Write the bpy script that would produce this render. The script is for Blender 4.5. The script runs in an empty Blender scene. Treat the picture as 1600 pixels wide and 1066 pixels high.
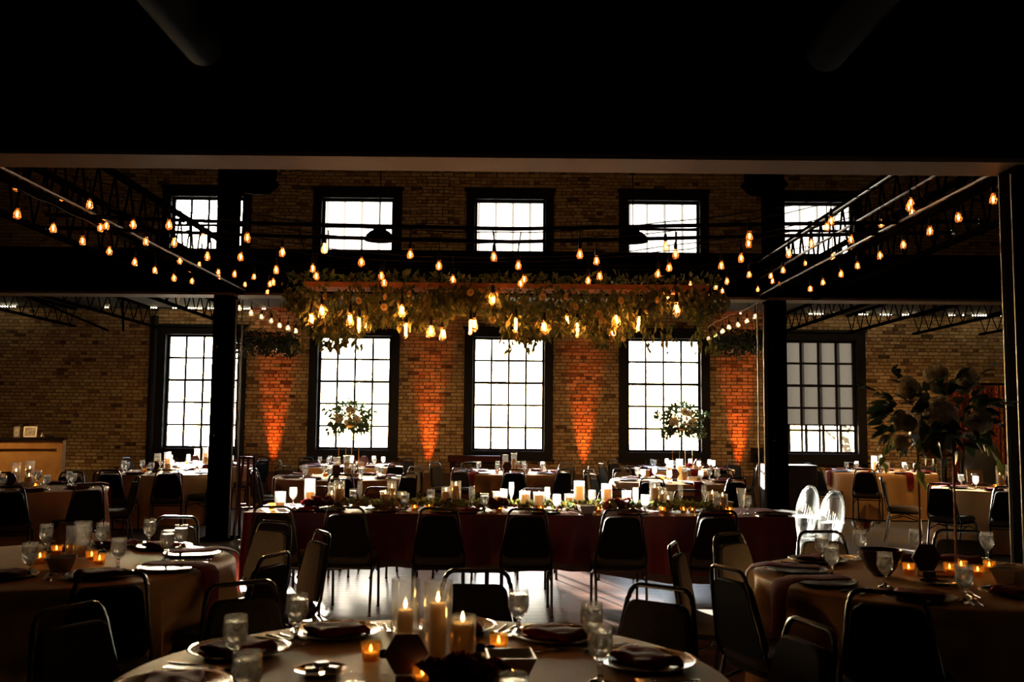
import bpy, math, random
from mathutils import Vector, Matrix
random.seed(11)
R = math.radians
S = bpy.context.scene
COL = S.collection

ADDED_HOUSE_W, UP_W, ADDED_DOWN_W, ADDED_WASH_W = 2.0, 1500.0, 85.0, 34.0
# ------------------------------------------------------------------ camera
F_PX, CX, CY, HC, ROLL = 1525.0, 800.0, 533.0, 1.52, 0.0093
PITCH = math.atan(131.0 / F_PX)
cam_data = bpy.data.cameras.new('camera')
cam = bpy.data.objects.new('camera', cam_data); COL.objects.link(cam)
CAM_M = (Matrix.Translation((0, 0, HC)) @ Matrix.Rotation(math.pi / 2 + PITCH, 4, 'X')
         @ Matrix.Rotation(ROLL, 4, 'Z'))
cam.matrix_world = CAM_M
cam_data.sensor_fit = 'HORIZONTAL'; cam_data.sensor_width = 36.0
cam_data.lens = F_PX / 1600.0 * 36.0
cam_data.clip_start = 0.05; cam_data.clip_end = 500
cam_data.dof.use_dof = True
cam_data.dof.focus_distance = 11.5
cam_data.dof.aperture_fstop = 4.0
S.camera = cam

# ------------------------------------------------------------------ sky, sun, exposure
SUN_TAN, SUN_AZ = 0.176, 0.35           # elevation (tan) and how far left of straight ahead the sun stands
world = bpy.data.worlds.new('sky'); S.world = world
world.use_nodes = True
wn = world.node_tree.nodes; wl = world.node_tree.links
sky = wn.new('ShaderNodeTexSky'); sky.sky_type = 'NISHITA'
sky.sun_disc = False
sky.sun_elevation = math.atan(SUN_TAN); sky.sun_rotation = -math.atan(SUN_AZ)
sky.air_density = 1.0; sky.dust_density = 1.5; sky.ozone_density = 2.0
tint = wn.new('ShaderNodeMix'); tint.data_type = 'RGBA'; tint.blend_type = 'MULTIPLY'; tint.inputs['Factor'].default_value = 1.0
tint.inputs['B'].default_value = (.97, .98, 1.04, 1)
wl.new(sky.outputs[0], tint.inputs['A']); wl.new(tint.outputs['Result'], wn['Background'].inputs[0])
wn['Background'].inputs[1].default_value = 2.8
sun = bpy.data.lights.new('sun', 'SUN'); sun.energy = 130.0; sun.angle = R(0.55); sun.color = (1.0, 0.9, 0.74)
sun_o = bpy.data.objects.new('sun', sun); COL.objects.link(sun_o)
sd = Vector((SUN_AZ, -1.0, -SUN_TAN * math.hypot(1, SUN_AZ))).normalized()
sun_o.rotation_euler = sd.to_track_quat('-Z', 'Y').to_euler()
sun_o.location = (-6, 30, 12)
S.view_settings.view_transform = 'Standard'; S.view_settings.look = 'None'
S.view_settings.gamma = 1.0; S.view_settings.use_curve_mapping = False
S.view_settings.exposure = 0.0
cy = S.cycles
cy.max_bounces = 8; cy.diffuse_bounces = 3; cy.glossy_bounces = 4; cy.transmission_bounces = 8
cy.transparent_max_bounces = 16; cy.caustics_reflective = False; cy.caustics_refractive = False
cy.sample_clamp_indirect = 4.0; cy.blur_glossy = 0.6; cy.use_light_tree = True

def lamp(name, kind, loc, energy, color, aim=None, size=0.05, angle=None, blend=0.5, parent=None):
    l = bpy.data.lights.new(name, kind); l.energy = energy; l.color = color
    if kind in ('SPOT', 'POINT'): l.shadow_soft_size = size
    if kind == 'SPOT': l.spot_size = angle; l.spot_blend = blend
    o = bpy.data.objects.new(name, l); COL.objects.link(o)
    o.location = loc
    if aim is not None:
        o.rotation_euler = (Vector(aim) - Vector(loc)).to_track_quat('-Z', 'Y').to_euler()
    if parent: o.parent = parent
    return o

# ------------------------------------------------------------------ measuring the photograph
def ray(px, py):
    d = Vector(((px - CX) / F_PX, -(py - CY) / F_PX, -1.0))
    return (CAM_M.to_3x3() @ d).normalized()
EYE = Vector((0, 0, HC))
def at_depth(px, py, Y):
    d = ray(px, py); return EYE + d * (Y / d.y)
def at_height(px, py, z):
    d = ray(px, py); return EYE + d * ((z - HC) / d.z)
CAM_I = CAM_M.inverted()
def project(p):
    q = CAM_I @ Vector(p)
    if q.z >= -0.05: return (-9999, -9999)
    return (CX + F_PX * q.x / -q.z, CY - F_PX * q.y / -q.z)

# ------------------------------------------------------------------ materials
MATS = {}
def mat(name, color=(.5, .5, .5), rough=.5, metal=0.0, **kw):
    if name in MATS: return MATS[name]
    m = bpy.data.materials.new(name); m.use_nodes = True
    nt = m.node_tree; b = nt.nodes['Principled BSDF']
    b.inputs['Base Color'].default_value = (*color, 1)
    b.inputs['Roughness'].default_value = rough
    b.inputs['Metallic'].default_value = metal
    for k, v in kw.items():
        if k == 'noise':                                  # (scale, second colour, bump)
            sc, c2, bump = v
            tc = nt.nodes.new('ShaderNodeTexCoord'); n = nt.nodes.new('ShaderNodeTexNoise')
            n.inputs['Scale'].default_value = sc; n.inputs['Detail'].default_value = 4
            nt.links.new(tc.outputs['Object'], n.inputs['Vector'])
            r = nt.nodes.new('ShaderNodeValToRGB')
            r.color_ramp.elements[0].position = .35; r.color_ramp.elements[1].position = .68
            r.color_ramp.elements[0].color = (*color, 1); r.color_ramp.elements[1].color = (*c2, 1)
            nt.links.new(n.outputs['Fac'], r.inputs['Fac']); nt.links.new(r.outputs['Color'], b.inputs['Base Color'])
            if bump:
                bp = nt.nodes.new('ShaderNodeBump'); bp.inputs['Strength'].default_value = bump
                bp.inputs['Distance'].default_value = .01
                nt.links.new(n.outputs['Fac'], bp.inputs['Height']); nt.links.new(bp.outputs['Normal'], b.inputs['Normal'])
        elif k == 'emit':
            b.inputs['Emission Color'].default_value = (*v[0], 1); b.inputs['Emission Strength'].default_value = v[1]
        elif k == 'trans':
            b.inputs['Transmission Weight'].default_value = v
        elif k == 'ior': b.inputs['IOR'].default_value = v
        elif k == 'sheen': b.inputs['Sheen Weight'].default_value = v
        elif k == 'spec': b.inputs['Specular IOR Level'].default_value = v
        elif k == 'sss':
            b.inputs['Subsurface Weight'].default_value = v; b.inputs['Subsurface Radius'].default_value = (.02, .01, .005)
    MATS[name] = m
    return m

def tone_mat(name, stops, rough=.8, translucent=0.0, noise=0.0, bump=0.0):
    """colour picked per piece from the attribute 'tone'"""
    m = bpy.data.materials.new(name); m.use_nodes = True; nt = m.node_tree; b = nt.nodes['Principled BSDF']
    a = nt.nodes.new('ShaderNodeAttribute'); a.attribute_name = 'tone'
    r = nt.nodes.new('ShaderNodeValToRGB'); e = r.color_ramp.elements
    e[0].position = 0; e[0].color = (*stops[0], 1); e[1].position = 1; e[1].color = (*stops[-1], 1)
    for i, c in enumerate(stops[1:-1]):
        x = e.new((i + 1) / (len(stops) - 1)); x.color = (*c, 1)
    out = r.outputs['Color']; src = a.outputs['Fac']
    if noise:
        tc = nt.nodes.new('ShaderNodeNewGeometry'); n = nt.nodes.new('ShaderNodeTexNoise'); n.inputs['Scale'].default_value = 9
        n.inputs['Detail'].default_value = 5
        nt.links.new(tc.outputs['Position'], n.inputs['Vector'])
        md = nt.nodes.new('ShaderNodeMath'); md.operation = 'MULTIPLY_ADD'
        md.inputs[1].default_value = noise; nt.links.new(n.outputs['Fac'], md.inputs[0])
        sb = nt.nodes.new('ShaderNodeMath'); sb.operation = 'SUBTRACT'; sb.inputs[1].default_value = noise * .5
        nt.links.new(src, sb.inputs[0]); nt.links.new(sb.outputs[0], md.inputs[2]); src = md.outputs[0]
        if bump:
            bp = nt.nodes.new('ShaderNodeBump'); bp.inputs['Strength'].default_value = bump; bp.inputs['Distance'].default_value = .01
            n2 = nt.nodes.new('ShaderNodeTexNoise'); n2.inputs['Scale'].default_value = 60
            nt.links.new(tc.outputs['Position'], n2.inputs['Vector'])
            nt.links.new(n2.outputs['Fac'], bp.inputs['Height']); nt.links.new(bp.outputs['Normal'], b.inputs['Normal'])
    nt.links.new(src, r.inputs['Fac'])
    nt.links.new(out, b.inputs['Base Color']); b.inputs['Roughness'].default_value = rough
    if translucent:
        t = nt.nodes.new('ShaderNodeBsdfTranslucent'); mx = nt.nodes.new('ShaderNodeMixShader')
        nt.links.new(out, t.inputs['Color']); mx.inputs[0].default_value = translucent
        nt.links.new(b.outputs[0], mx.inputs[1]); nt.links.new(t.outputs[0], mx.inputs[2])
        nt.links.new(mx.outputs[0], nt.nodes['Material Output'].inputs['Surface'])
    MATS[name] = m
    return m

def thin_glass(name, color=(1, 1, 1), gloss=(1, 1, 1), ior=1.45, rough=0.02, translucent=0.0, tcol=(1, 1, 1), blend=.09):
    m = bpy.data.materials.new(name); m.use_nodes = True; nt = m.node_tree; nt.nodes.remove(nt.nodes['Principled BSDF'])
    out = nt.nodes['Material Output']
    t = nt.nodes.new('ShaderNodeBsdfTransparent'); t.inputs[0].default_value = (*color, 1)
    g = nt.nodes.new('ShaderNodeBsdfGlossy'); g.inputs['Roughness'].default_value = rough; g.inputs[0].default_value = (*gloss, 1)
    fr = nt.nodes.new('ShaderNodeLayerWeight'); fr.inputs['Blend'].default_value = blend
    mx = nt.nodes.new('ShaderNodeMixShader')
    nt.links.new(fr.outputs['Facing'], mx.inputs[0]); nt.links.new(t.outputs[0], mx.inputs[1]); nt.links.new(g.outputs[0], mx.inputs[2])
    last = mx.outputs[0]
    if translucent:
        tr = nt.nodes.new('ShaderNodeBsdfTranslucent'); tr.inputs[0].default_value = (*tcol, 1)
        m2 = nt.nodes.new('ShaderNodeMixShader'); m2.inputs[0].default_value = translucent
        nt.links.new(last, m2.inputs[1]); nt.links.new(tr.outputs[0], m2.inputs[2]); last = m2.outputs[0]
    nt.links.new(last, out.inputs['Surface'])
    MATS[name] = m
    return m

def emit_mat(name, color, strength):
    m = bpy.data.materials.new(name); m.use_nodes = True; nt = m.node_tree; nt.nodes.remove(nt.nodes['Principled BSDF'])
    e = nt.nodes.new('ShaderNodeEmission'); e.inputs[0].default_value = (*color, 1); e.inputs[1].default_value = strength
    nt.links.new(e.outputs[0], nt.nodes['Material Output'].inputs['Surface'])
    MATS[name] = m
    return m

tone_mat('brick', [(.07, .036, .018), (.26, .15, .07), (.36, .235, .115), (.44, .31, .165), (.5, .38, .22)], .9, noise=.5, bump=.4)
mat('mortar', (.085, .052, .03), .95, noise=(30, (.13, .085, .05), .3))
mat('black_paint', (.008, .007, .007), .6, spec=.15)
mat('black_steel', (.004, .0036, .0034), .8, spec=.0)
mat('plaster_dark', (.02, .016, .014), .9)
mat('ceiling_black', (.001, .001, .001), .95, spec=.0)
mat('lit_beam_underside', (.12, .085, .05), .6)  # light of the bulbs below is put into this lighter colour
mat('carpet', (.045, .04, .037), .95, noise=(160, (.1, .09, .082), .5))
tone_mat('floor_wood', [(.03, .009, .006), (.055, .016, .009), (.085, .026, .013)], .33, noise=.5)
MATS['floor_wood'].node_tree.nodes['Principled BSDF'].inputs['Specular IOR Level'].default_value = .16
mat('chair_fabric', (.062, .054, .045), .95, noise=(120, (.04, .035, .029), .2), spec=.05)
mat('chair_back', (.004, .0028, .0024), .65, spec=.08)
mat('chair_frame', (.012, .011, .011), .22, spec=.6)
mat('chair_chrome', (.6, .62, .62), .2, 1.0)
mat('cloth', (.52, .29, .115), .55, spec=.12, noise=(7, (.55, .32, .135), .05))
mat('burgundy_cloth', (.1, .005, .011), .45, spec=.25, noise=(40, (.13, .007, .015), .06))
mat('burgundy_napkin', (.13, .008, .011), .75, noise=(60, (.18, .012, .016), .15), spec=.12)
mat('sequin_hem', (.02, .006, .006), .35, noise=(220, (.11, .07, .05), .8))
mat('stem_glass', (1, 1, 1), .02, trans=1.0, ior=1.48)
mat('silver', (.78, .76, .73), .16, 1.0)
mat('charger', (.05, .022, .018), .22, .0, spec=.6)
mat('plate_rim', (.7, .64, .55), .2, 1.0)
mat('white_ceramic', (.7, .64, .55), .3)
mat('hex_wine', (.05, .007, .01), .5)
mat('dark_bowl', (.03, .006, .008), .3)
mat('gold', (.75, .46, .17), .25, 1.0)
mat('bronze', (.3, .15, .085), .42, .9)
mat('gold_matte', (.55, .36, .17), .35, .8)
mat('rope', (.62, .42, .22), .9)
mat('plank_wood', (.3, .1, .035), .6, noise=(14, (.4, .16, .06), .3))
mat('easel_wood', (.045, .008, .006), .6, spec=.15)
mat('conduit', (.2, .19, .18), .4, 1.0)
mat('bar_wood', (.5, .28, .1), .45, noise=(5, (.38, .19, .06), .1))
mat('bar_top', (.012, .01, .01), .2)
mat('photo_paper', (.2, .19, .18), .4, noise=(18, (.5, .48, .46), 0))
mat('frame_white', (.8, .78, .72), .5)
mat('frame_grey', (.25, .25, .25), .3)
mat('trunk', (.1, .07, .05), .9)
mat('ground', (.5, .46, .36), .9, noise=(2, (.4, .4, .22), 0))
mat('black_drape', (.01, .009, .008), .85)
mat('uplight_body', (.02, .02, .02), .4)
mat('ducting', (.004, .003, .0025), .8, spec=.1)
tone_mat('greenery', [(.035, .055, .02), (.09, .11, .03), (.17, .16, .04), (.3, .2, .05)], .55, translucent=.4)
tone_mat('dark_greenery', [(.012, .028, .014), (.035, .065, .025), (.06, .085, .03)], .5, translucent=.07)
tone_mat('leaf_green', [(.01, .022, .012), (.03, .05, .02), (.2, .24, .05)], .35, translucent=.3)
tone_mat('tree_leaves', [(.5, .46, .3), (.7, .64, .4), (.8, .72, .45)], .7, translucent=.5)
tone_mat('wax', [(.75, .52, .27), (.75, .52, .27)], .5, translucent=.45)  # amber tint puts the flame's glow into the wax colour
tone_mat('cream_petals', [(.4, .3, .17), (.6, .5, .33), (.75, .66, .5)], .8, translucent=.08)
tone_mat('wine_petals', [(.05, .004, .008), (.11, .008, .012), (.2, .015, .02)], .6, translucent=.2)
tone_mat('gold_petals', [(.5, .3, .08), (.8, .52, .18), (.9, .65, .3)], .6, translucent=.3)
tone_mat('sequin', [(.05, .008, .006), (.22, .04, .02), (.16, .02, .02), (.75, .36, .1)], .3)
MATS['sequin'].node_tree.nodes['Principled BSDF'].inputs['Metallic'].default_value = .8
thin_glass('glass', (.97, .97, .96), rough=.03, translucent=.05, blend=.2)
thin_glass('ghost', (.93, .96, .97), rough=.05, translucent=.04)
thin_glass('pane_glass', (.97, .98, .98))
thin_glass('vase_glass', (.97, .97, .96), rough=.04, translucent=.05, blend=.24)
thin_glass('bulb_glass', (1.0, .8, .55), ior=1.4, translucent=.16, tcol=(1.0, .5, .22))
thin_glass('votive_glass', (.95, .72, .4), translucent=.15, tcol=(1, .6, .2))
thin_glass('white_bulb_glass', (1.0, .95, .85), ior=1.4, translucent=.3, tcol=(1.0, .85, .6))
emit_mat('filament', (1.0, .36, .09), 60.0)
emit_mat('edison_filament', (1.0, .44, .13), 520.0)
emit_mat('mini_filament', (1.0, .8, .45), 90.0)
emit_mat('flame', (1.0, .55, .16), 40.0)
emit_mat('uplight_lens', (1.0, .16, .02), 5.0)

def ice_mat():
    m = bpy.data.materials.new('ice_water'); m.use_nodes = True; nt = m.node_tree; b = nt.nodes['Principled BSDF']
    b.inputs['Transmission Weight'].default_value = 1.0; b.inputs['IOR'].default_value = 1.33; b.inputs['Roughness'].default_value = .09
    tc = nt.nodes.new('ShaderNodeTexCoord'); n = nt.nodes.new('ShaderNodeTexNoise'); n.inputs['Scale'].default_value = 34
    n.inputs['Distortion'].default_value = 1.5
    bp = nt.nodes.new('ShaderNodeBump'); bp.inputs['Strength'].default_value = .6; bp.inputs['Distance'].default_value = .006
    nt.links.new(tc.outputs['Object'], n.inputs['Vector']); nt.links.new(n.outputs['Fac'], bp.inputs['Height'])
    nt.links.new(bp.outputs['Normal'], b.inputs['Normal'])
    t = nt.nodes.new('ShaderNodeBsdfTranslucent'); t.inputs[0].default_value = (.85, .86, .84, 1)
    r = nt.nodes.new('ShaderNodeValToRGB'); r.color_ramp.elements[0].color = (.08,) * 3 + (1,); r.color_ramp.elements[1].color = (.55,) * 3 + (1,)
    r.color_ramp.elements[0].position = .35; r.color_ramp.elements[1].position = .65
    nt.links.new(n.outputs['Fac'], r.inputs['Fac'])
    mx = nt.nodes.new('ShaderNodeMixShader'); nt.links.new(r.outputs['Color'], mx.inputs[0])
    nt.links.new(b.outputs[0], mx.inputs[1]); nt.links.new(t.outputs[0], mx.inputs[2])
    nt.links.new(mx.outputs[0], nt.nodes['Material Output'].inputs['Surface'])
    MATS['ice_water'] = m
ice_mat()
def shade_mat(name, trans, clear):
    m = bpy.data.materials.new(name); m.use_nodes = True; nt = m.node_tree; nt.nodes.remove(nt.nodes['Principled BSDF'])
    t = nt.nodes.new('ShaderNodeBsdfTranslucent'); t.inputs[0].default_value = (*trans, 1)
    d = nt.nodes.new('ShaderNodeBsdfDiffuse'); d.inputs[0].default_value = (.3, .3, .3, 1)
    c = nt.nodes.new('ShaderNodeBsdfTransparent'); c.inputs[0].default_value = (clear,) * 3 + (1,)
    a1 = nt.nodes.new('ShaderNodeAddShader')
    nt.links.new(t.outputs[0], a1.inputs[0]); nt.links.new(c.outputs[0], a1.inputs[1])
    nt.links.new(a1.outputs[0], nt.nodes['Material Output'].inputs['Surface'])
    MATS[name] = m
shade_mat('shade_grey', (.0052, .0047, .0042), .0006)
shade_mat('shade_white', (.07, .07, .07), .006)

# ------------------------------------------------------------------ mesh builder
class MB:
    def __init__(s): s.v = []; s.f = []; s.t = []; s.m = []
    def add(s, vs, fs, tone=0.5, mi=0):
        o = len(s.v); s.v.extend([tuple(p) for p in vs])
        for f in fs: s.f.append(tuple(i + o for i in f)); s.t.append(tone); s.m.append(mi)
        return s
    def box(s, x0, x1, y0, y1, z0, z1, tone=.5, M=None):
        vs = [Vector(p) for p in ((x0, y0, z0), (x1, y0, z0), (x1, y1, z0), (x0, y1, z0), (x0, y0, z1), (x1, y0, z1), (x1, y1, z1), (x0, y1, z1))]
        if M is not None: vs = [M @ p for p in vs]
        return s.add(vs, [(0, 3, 2, 1), (4, 5, 6, 7), (0, 1, 5, 4), (1, 2, 6, 5), (2, 3, 7, 6), (3, 0, 4, 7)], tone)
    def tube(s, path, r, n=6, cap=True, tone=.5):
        P = [Vector(p) for p in path]; k = len(P); rs = r if isinstance(r, (list, tuple)) else [r] * k
        vs = []; up = None
        for i in range(k):
            d = (P[min(i + 1, k - 1)] - P[max(i - 1, 0)]).normalized()
            if up is None:
                up = Vector((0, 0, 1)) if abs(d.z) < .9 else Vector((1, 0, 0))
            a = d.cross(up)
            if a.length < 1e-6: a = d.cross(Vector((0, 1, 0)))
            a.normalize(); b = d.cross(a).normalized(); up = a.cross(d).normalized()
            for j in range(n):
                t = 2 * math.pi * j / n
                vs.append(P[i] + (a * math.cos(t) + b * math.sin(t)) * rs[i])
        fs = [(i * n + j, i * n + (j + 1) % n, (i + 1) * n + (j + 1) % n, (i + 1) * n + j) for i in range(k - 1) for j in range(n)]
        if cap: fs += [tuple(range(n))[::-1], tuple(range((k - 1) * n, k * n))]
        return s.add(vs, fs, tone)
    def lathe(s, prof, n=16, c=(0, 0, 0), tone=.5):
        vs = []; fs = []; rows = []
        for (r, z) in prof:
            if r < 1e-6:
                rows.append([len(vs)]); vs.append((c[0], c[1], c[2] + z))
            else:
                rows.append(list(range(len(vs), len(vs) + n)))
                vs += [(c[0] + r * math.cos(2 * math.pi * j / n), c[1] + r * math.sin(2 * math.pi * j / n), c[2] + z) for j in range(n)]
        for a, b in zip(rows, rows[1:]):
            for j in range(n):
                q = (a[j % len(a)], a[(j + 1) % len(a)], b[(j + 1) % len(b)], b[j % len(b)])
                q = tuple(dict.fromkeys(q))
                if len(q) > 2: fs.append(q)
        return s.add(vs, fs, tone)
    def slab(s, outline, z0, z1, bev=0.0, M=None, tone=.5):
        n = len(outline); c = Vector((sum(p[0] for p in outline) / n, sum(p[1] for p in outline) / n))
        def ring(k, z): return [Vector((c.x + (p[0] - c.x) * k, c.y + (p[1] - c.y) * k, z)) for p in outline]
        rad = max((Vector(p) - c).length for p in outline); k = 1 - bev / rad
        rings = [ring(k, z0), ring(1, z0 + bev), ring(1, z1 - bev), ring(k, z1)] if bev else [ring(1, z0), ring(1, z1)]
        vs = [p for r in rings for p in r]
        if M is not None: vs = [M @ p for p in vs]
        fs = [(i * n + j, i * n + (j + 1) % n, (i + 1) * n + (j + 1) % n, (i + 1) * n + j) for i in range(len(rings) - 1) for j in range(n)]
        fs += [tuple(range(n))[::-1], tuple(range((len(rings) - 1) * n, len(rings) * n))]
        return s.add(vs, fs, tone)
    def mesh(s, name, material, smooth=False):
        me = bpy.data.meshes.new(name); me.from_pydata(s.v, [], s.f)
        for mm in (material if isinstance(material, (list, tuple)) else [material]):
            me.materials.append(MATS[mm])
        a = me.attributes.new('tone', 'FLOAT', 'FACE'); a.data.foreach_set('value', s.t)
        if any(s.m): me.polygons.foreach_set('material_index', s.m)
        if smooth:
            me.polygons.foreach_set('use_smooth', [True] * len(me.polygons))
            me.set_sharp_from_angle(angle=R(30 if smooth == 'slab' else 76))
        me.update()
        return me
def rrect(w, d, r, n=4, w2=None):
    """rounded rectangle outline; w2 = width of the far (+y) side"""
    w2 = w if w2 is None else w2; pts = []
    for (sx, sy, a0) in ((1, -1, -90), (1, 1, 0), (-1, 1, 90), (-1, -1, 180)):
        ww = (w2 if sy > 0 else w) / 2
        for i in range(n + 1):
            a = R(a0 + 90 * i / n)
            pts.append((sx * (ww - r) + r * math.cos(a), sy * (d / 2 - r) + r * math.sin(a)))
    return pts

# ------------------------------------------------------------------ object helpers
REG = []
def link(o, parent=None):
    COL.objects.link(o)
    if parent is not None: o.parent = parent
    return o
def obj(name, me, parent=None, loc=(0, 0, 0), rot=(0, 0, 0), scale=None):
    o = bpy.data.objects.new(name, me); o.location = loc; o.rotation_euler = rot
    if scale is not None: o.scale = scale
    return link(o, parent)
def struct(name, me, parent=None, loc=(0, 0, 0)):
    o = obj(name, me, parent, loc)
    if parent is None: o['kind'] = 'structure'
    return o
def tag(o, label, cat, group=None):
    o['label'] = label; o['category'] = cat
    if group: o['group'] = group
    return o
def thing(name, label, cat, loc=(0, 0, 0), rz=0.0, group=None):
    o = bpy.data.objects.new(name, None); o.location = loc; o.rotation_euler = (0, 0, rz); o.empty_display_size = .1
    link(o); return tag(o, label, cat, group)
def ranked(o, base, where, cat, group):
    """label is completed at the end, by the order in which the alike things stand from the left"""
    o['category'] = cat; o['group'] = group; REG.append((o, base, where)); return o
def root(name, loc, rz=0.0, me=None):
    o = bpy.data.objects.new(name, me); o.location = loc; o.rotation_euler = (0, 0, rz); return link(o)

# ------------------------------------------------------------------ room shell
WALL_Y = 19.2
def zat(px, py): return at_depth(px, py, WALL_Y).z
def xat(px, py): return at_depth(px, py, WALL_Y).x
LOW = [(258, 369, 522, 697), (497, 608, 527, 703), (740, 849, 529, 705), (982, 1094, 531, 706), (1227, 1338, 534, 707)]
WIN = []                                                   # (x0, x1, z0, z1)
for (a, b, t, u) in LOW:
    m = (a + b) / 2; mid = (t + u) / 2
    WIN.append((xat(a, mid), xat(b, mid), zat(m, u), zat(m, t)))
lz0 = sum(w[2] for w in WIN) / 5; lz1 = sum(w[3] for w in WIN) / 5
WIN = [(a, b, lz0, lz1) for (a, b, _, _) in WIN]
uz1 = zat(797, 313); uz0 = uz1 - 1.62
UPW = [(a, b, uz0, uz1) for (a, b, _, _) in WIN]
ALLW = WIN + UPW
TRIM = .17
OPEN = [(a - TRIM, b + TRIM, c - TRIM, d + TRIM) for (a, b, c, d) in ALLW]
WX0, WX1, ROOF = -12.0, 12.0, 7.2

floor = struct('floor', MB().box(WX0, WX1, -7, WALL_Y + .3, -.1, 0).mesh('floor', 'carpet'))
struct('ceiling', MB().box(WX0, WX1, -7, WALL_Y + .3, ROOF, ROOF + .15).mesh('ceiling', 'ceiling_black'))
struct('wall_left', MB().box(WX0 - .3, WX0, -7, WALL_Y + .3, 0, ROOF).mesh('wall_left', 'plaster_dark'))
struct('wall_right', MB().box(WX1, WX1 + .3, -7, WALL_Y + .3, 0, ROOF).mesh('wall_right', 'plaster_dark'))
struct('wall_front', MB().box(WX0, WX1, -7.3, -7, 0, ROOF).mesh('wall_front', 'plaster_dark'))
# back wall core with the openings left out
xs = sorted(set([WX0, WX1] + [v for o in OPEN for v in o[:2]]))
zs = sorted(set([0.0, ROOF] + [v for o in OPEN for v in o[2:]]))
wb = MB()
for x0, x1 in zip(xs, xs[1:]):
    for z0, z1 in zip(zs, zs[1:]):
        cx, cz = (x0 + x1) / 2, (z0 + z1) / 2
        if any(o[0] < cx < o[1] and o[2] < cz < o[3] for o in OPEN): continue
        wb.box(x0, x1, WALL_Y + .012, WALL_Y + .4, z0, z1)
wall_back = struct('wall_back', wb.mesh('wall_back', 'mortar'))
# bricks, laid two stretcher courses to one header course
CH, BL, BH_, J = .0685, .216, .106, .011
singles = []; field = MB()
PANZ = zat(560, 275)
def in_panel(x, z): return z < PANZ and any(w[0] - .5 < x < w[1] + .5 for w in UPW)
row = 0; z = .02
while z < ROOF - .05:
    L = BH_ if row % 3 == 2 else BL
    x = WX0 + random.uniform(0, .02) - (BL / 2 if row % 2 else 0)
    while x < WX1:
        a, b, lo, hi = x + J / 2, x + L - J / 2, z, z + CH - J
        x += L
        upper = z > 3.8
        cm = (a + b) / 2
        skip = False
        for o in OPEN:
            if hi > o[2] and lo < o[3] and b > o[0] and a < o[1]:
                if a < o[0] - .03: b = o[0]
                elif b > o[1] + .03: a = o[1]
                else: skip = True
        if skip or b - a < .03 or (z < .55): continue
        if 3.55 < z < 3.9: pass
        proud = random.uniform(0, .006)
        if upper and not in_panel(cm, z): proud += .06
        if upper and abs(z - PANZ) < .07 and any(w[0] - .6 < cm < w[1] + .6 for w in UPW): proud += .05
        tone = min(1, max(0, random.gauss(.6, .2))) if random.random() > .07 else random.uniform(0, .25)
        full = abs((b - a) - (L - J)) < 1e-6
        px, py = project((cm, WALL_Y, z))
        singles.append((a, b, lo, hi, proud, tone, full and not upper and proud < .03 and 0 < px < 1600 and 535 < py < 715, abs(px - 800) + abs(py - 620), L == BL))
    z += CH; row += 1
def brick_box(mb, a, b, lo, hi, proud, tone):
    y0, y1 = WALL_Y - proud, WALL_Y + .013; k = .004
    vs = [(a, y1, lo), (b, y1, lo), (b, y1, hi), (a, y1, hi), (a + k, y0, lo + k), (b - k, y0, lo + k), (b - k, y0, hi - k), (a + k, y0, hi - k)]
    mb.add(vs, [(4, 5, 6, 7), (0, 1, 5, 4), (1, 2, 6, 5), (2, 3, 7, 6), (3, 0, 4, 7)], tone)
cand = sorted([i for i, s_ in enumerate(singles) if s_[6]], key=lambda i: singles[i][7])[:300]
cset = set(cand)
for i, s_ in enumerate(singles):
    if i not in cset: brick_box(field, *s_[:6])
obj('brick_field', field.mesh('brick_field', 'brick'), wall_back)['kind'] = 'stuff'
BM = {}
for i in cand:
    a, b, lo, hi, proud, tone, _, _, st = singles[i]
    key = (st, int(tone * 7.99))
    if key not in BM:
        m_ = MB(); ln = (BL if st else BH_) - J
        brick_box(m_, -ln / 2, ln / 2, 0, CH - J, 0, (key[1] + .5) / 8)
        m_.v = [(p[0], p[1] - WALL_Y, p[2]) for p in m_.v]
        BM[key] = m_.mesh('brick', 'brick')
    obj('brick', BM[key], wall_back, ((a + b) / 2, WALL_Y - proud, lo))

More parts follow.
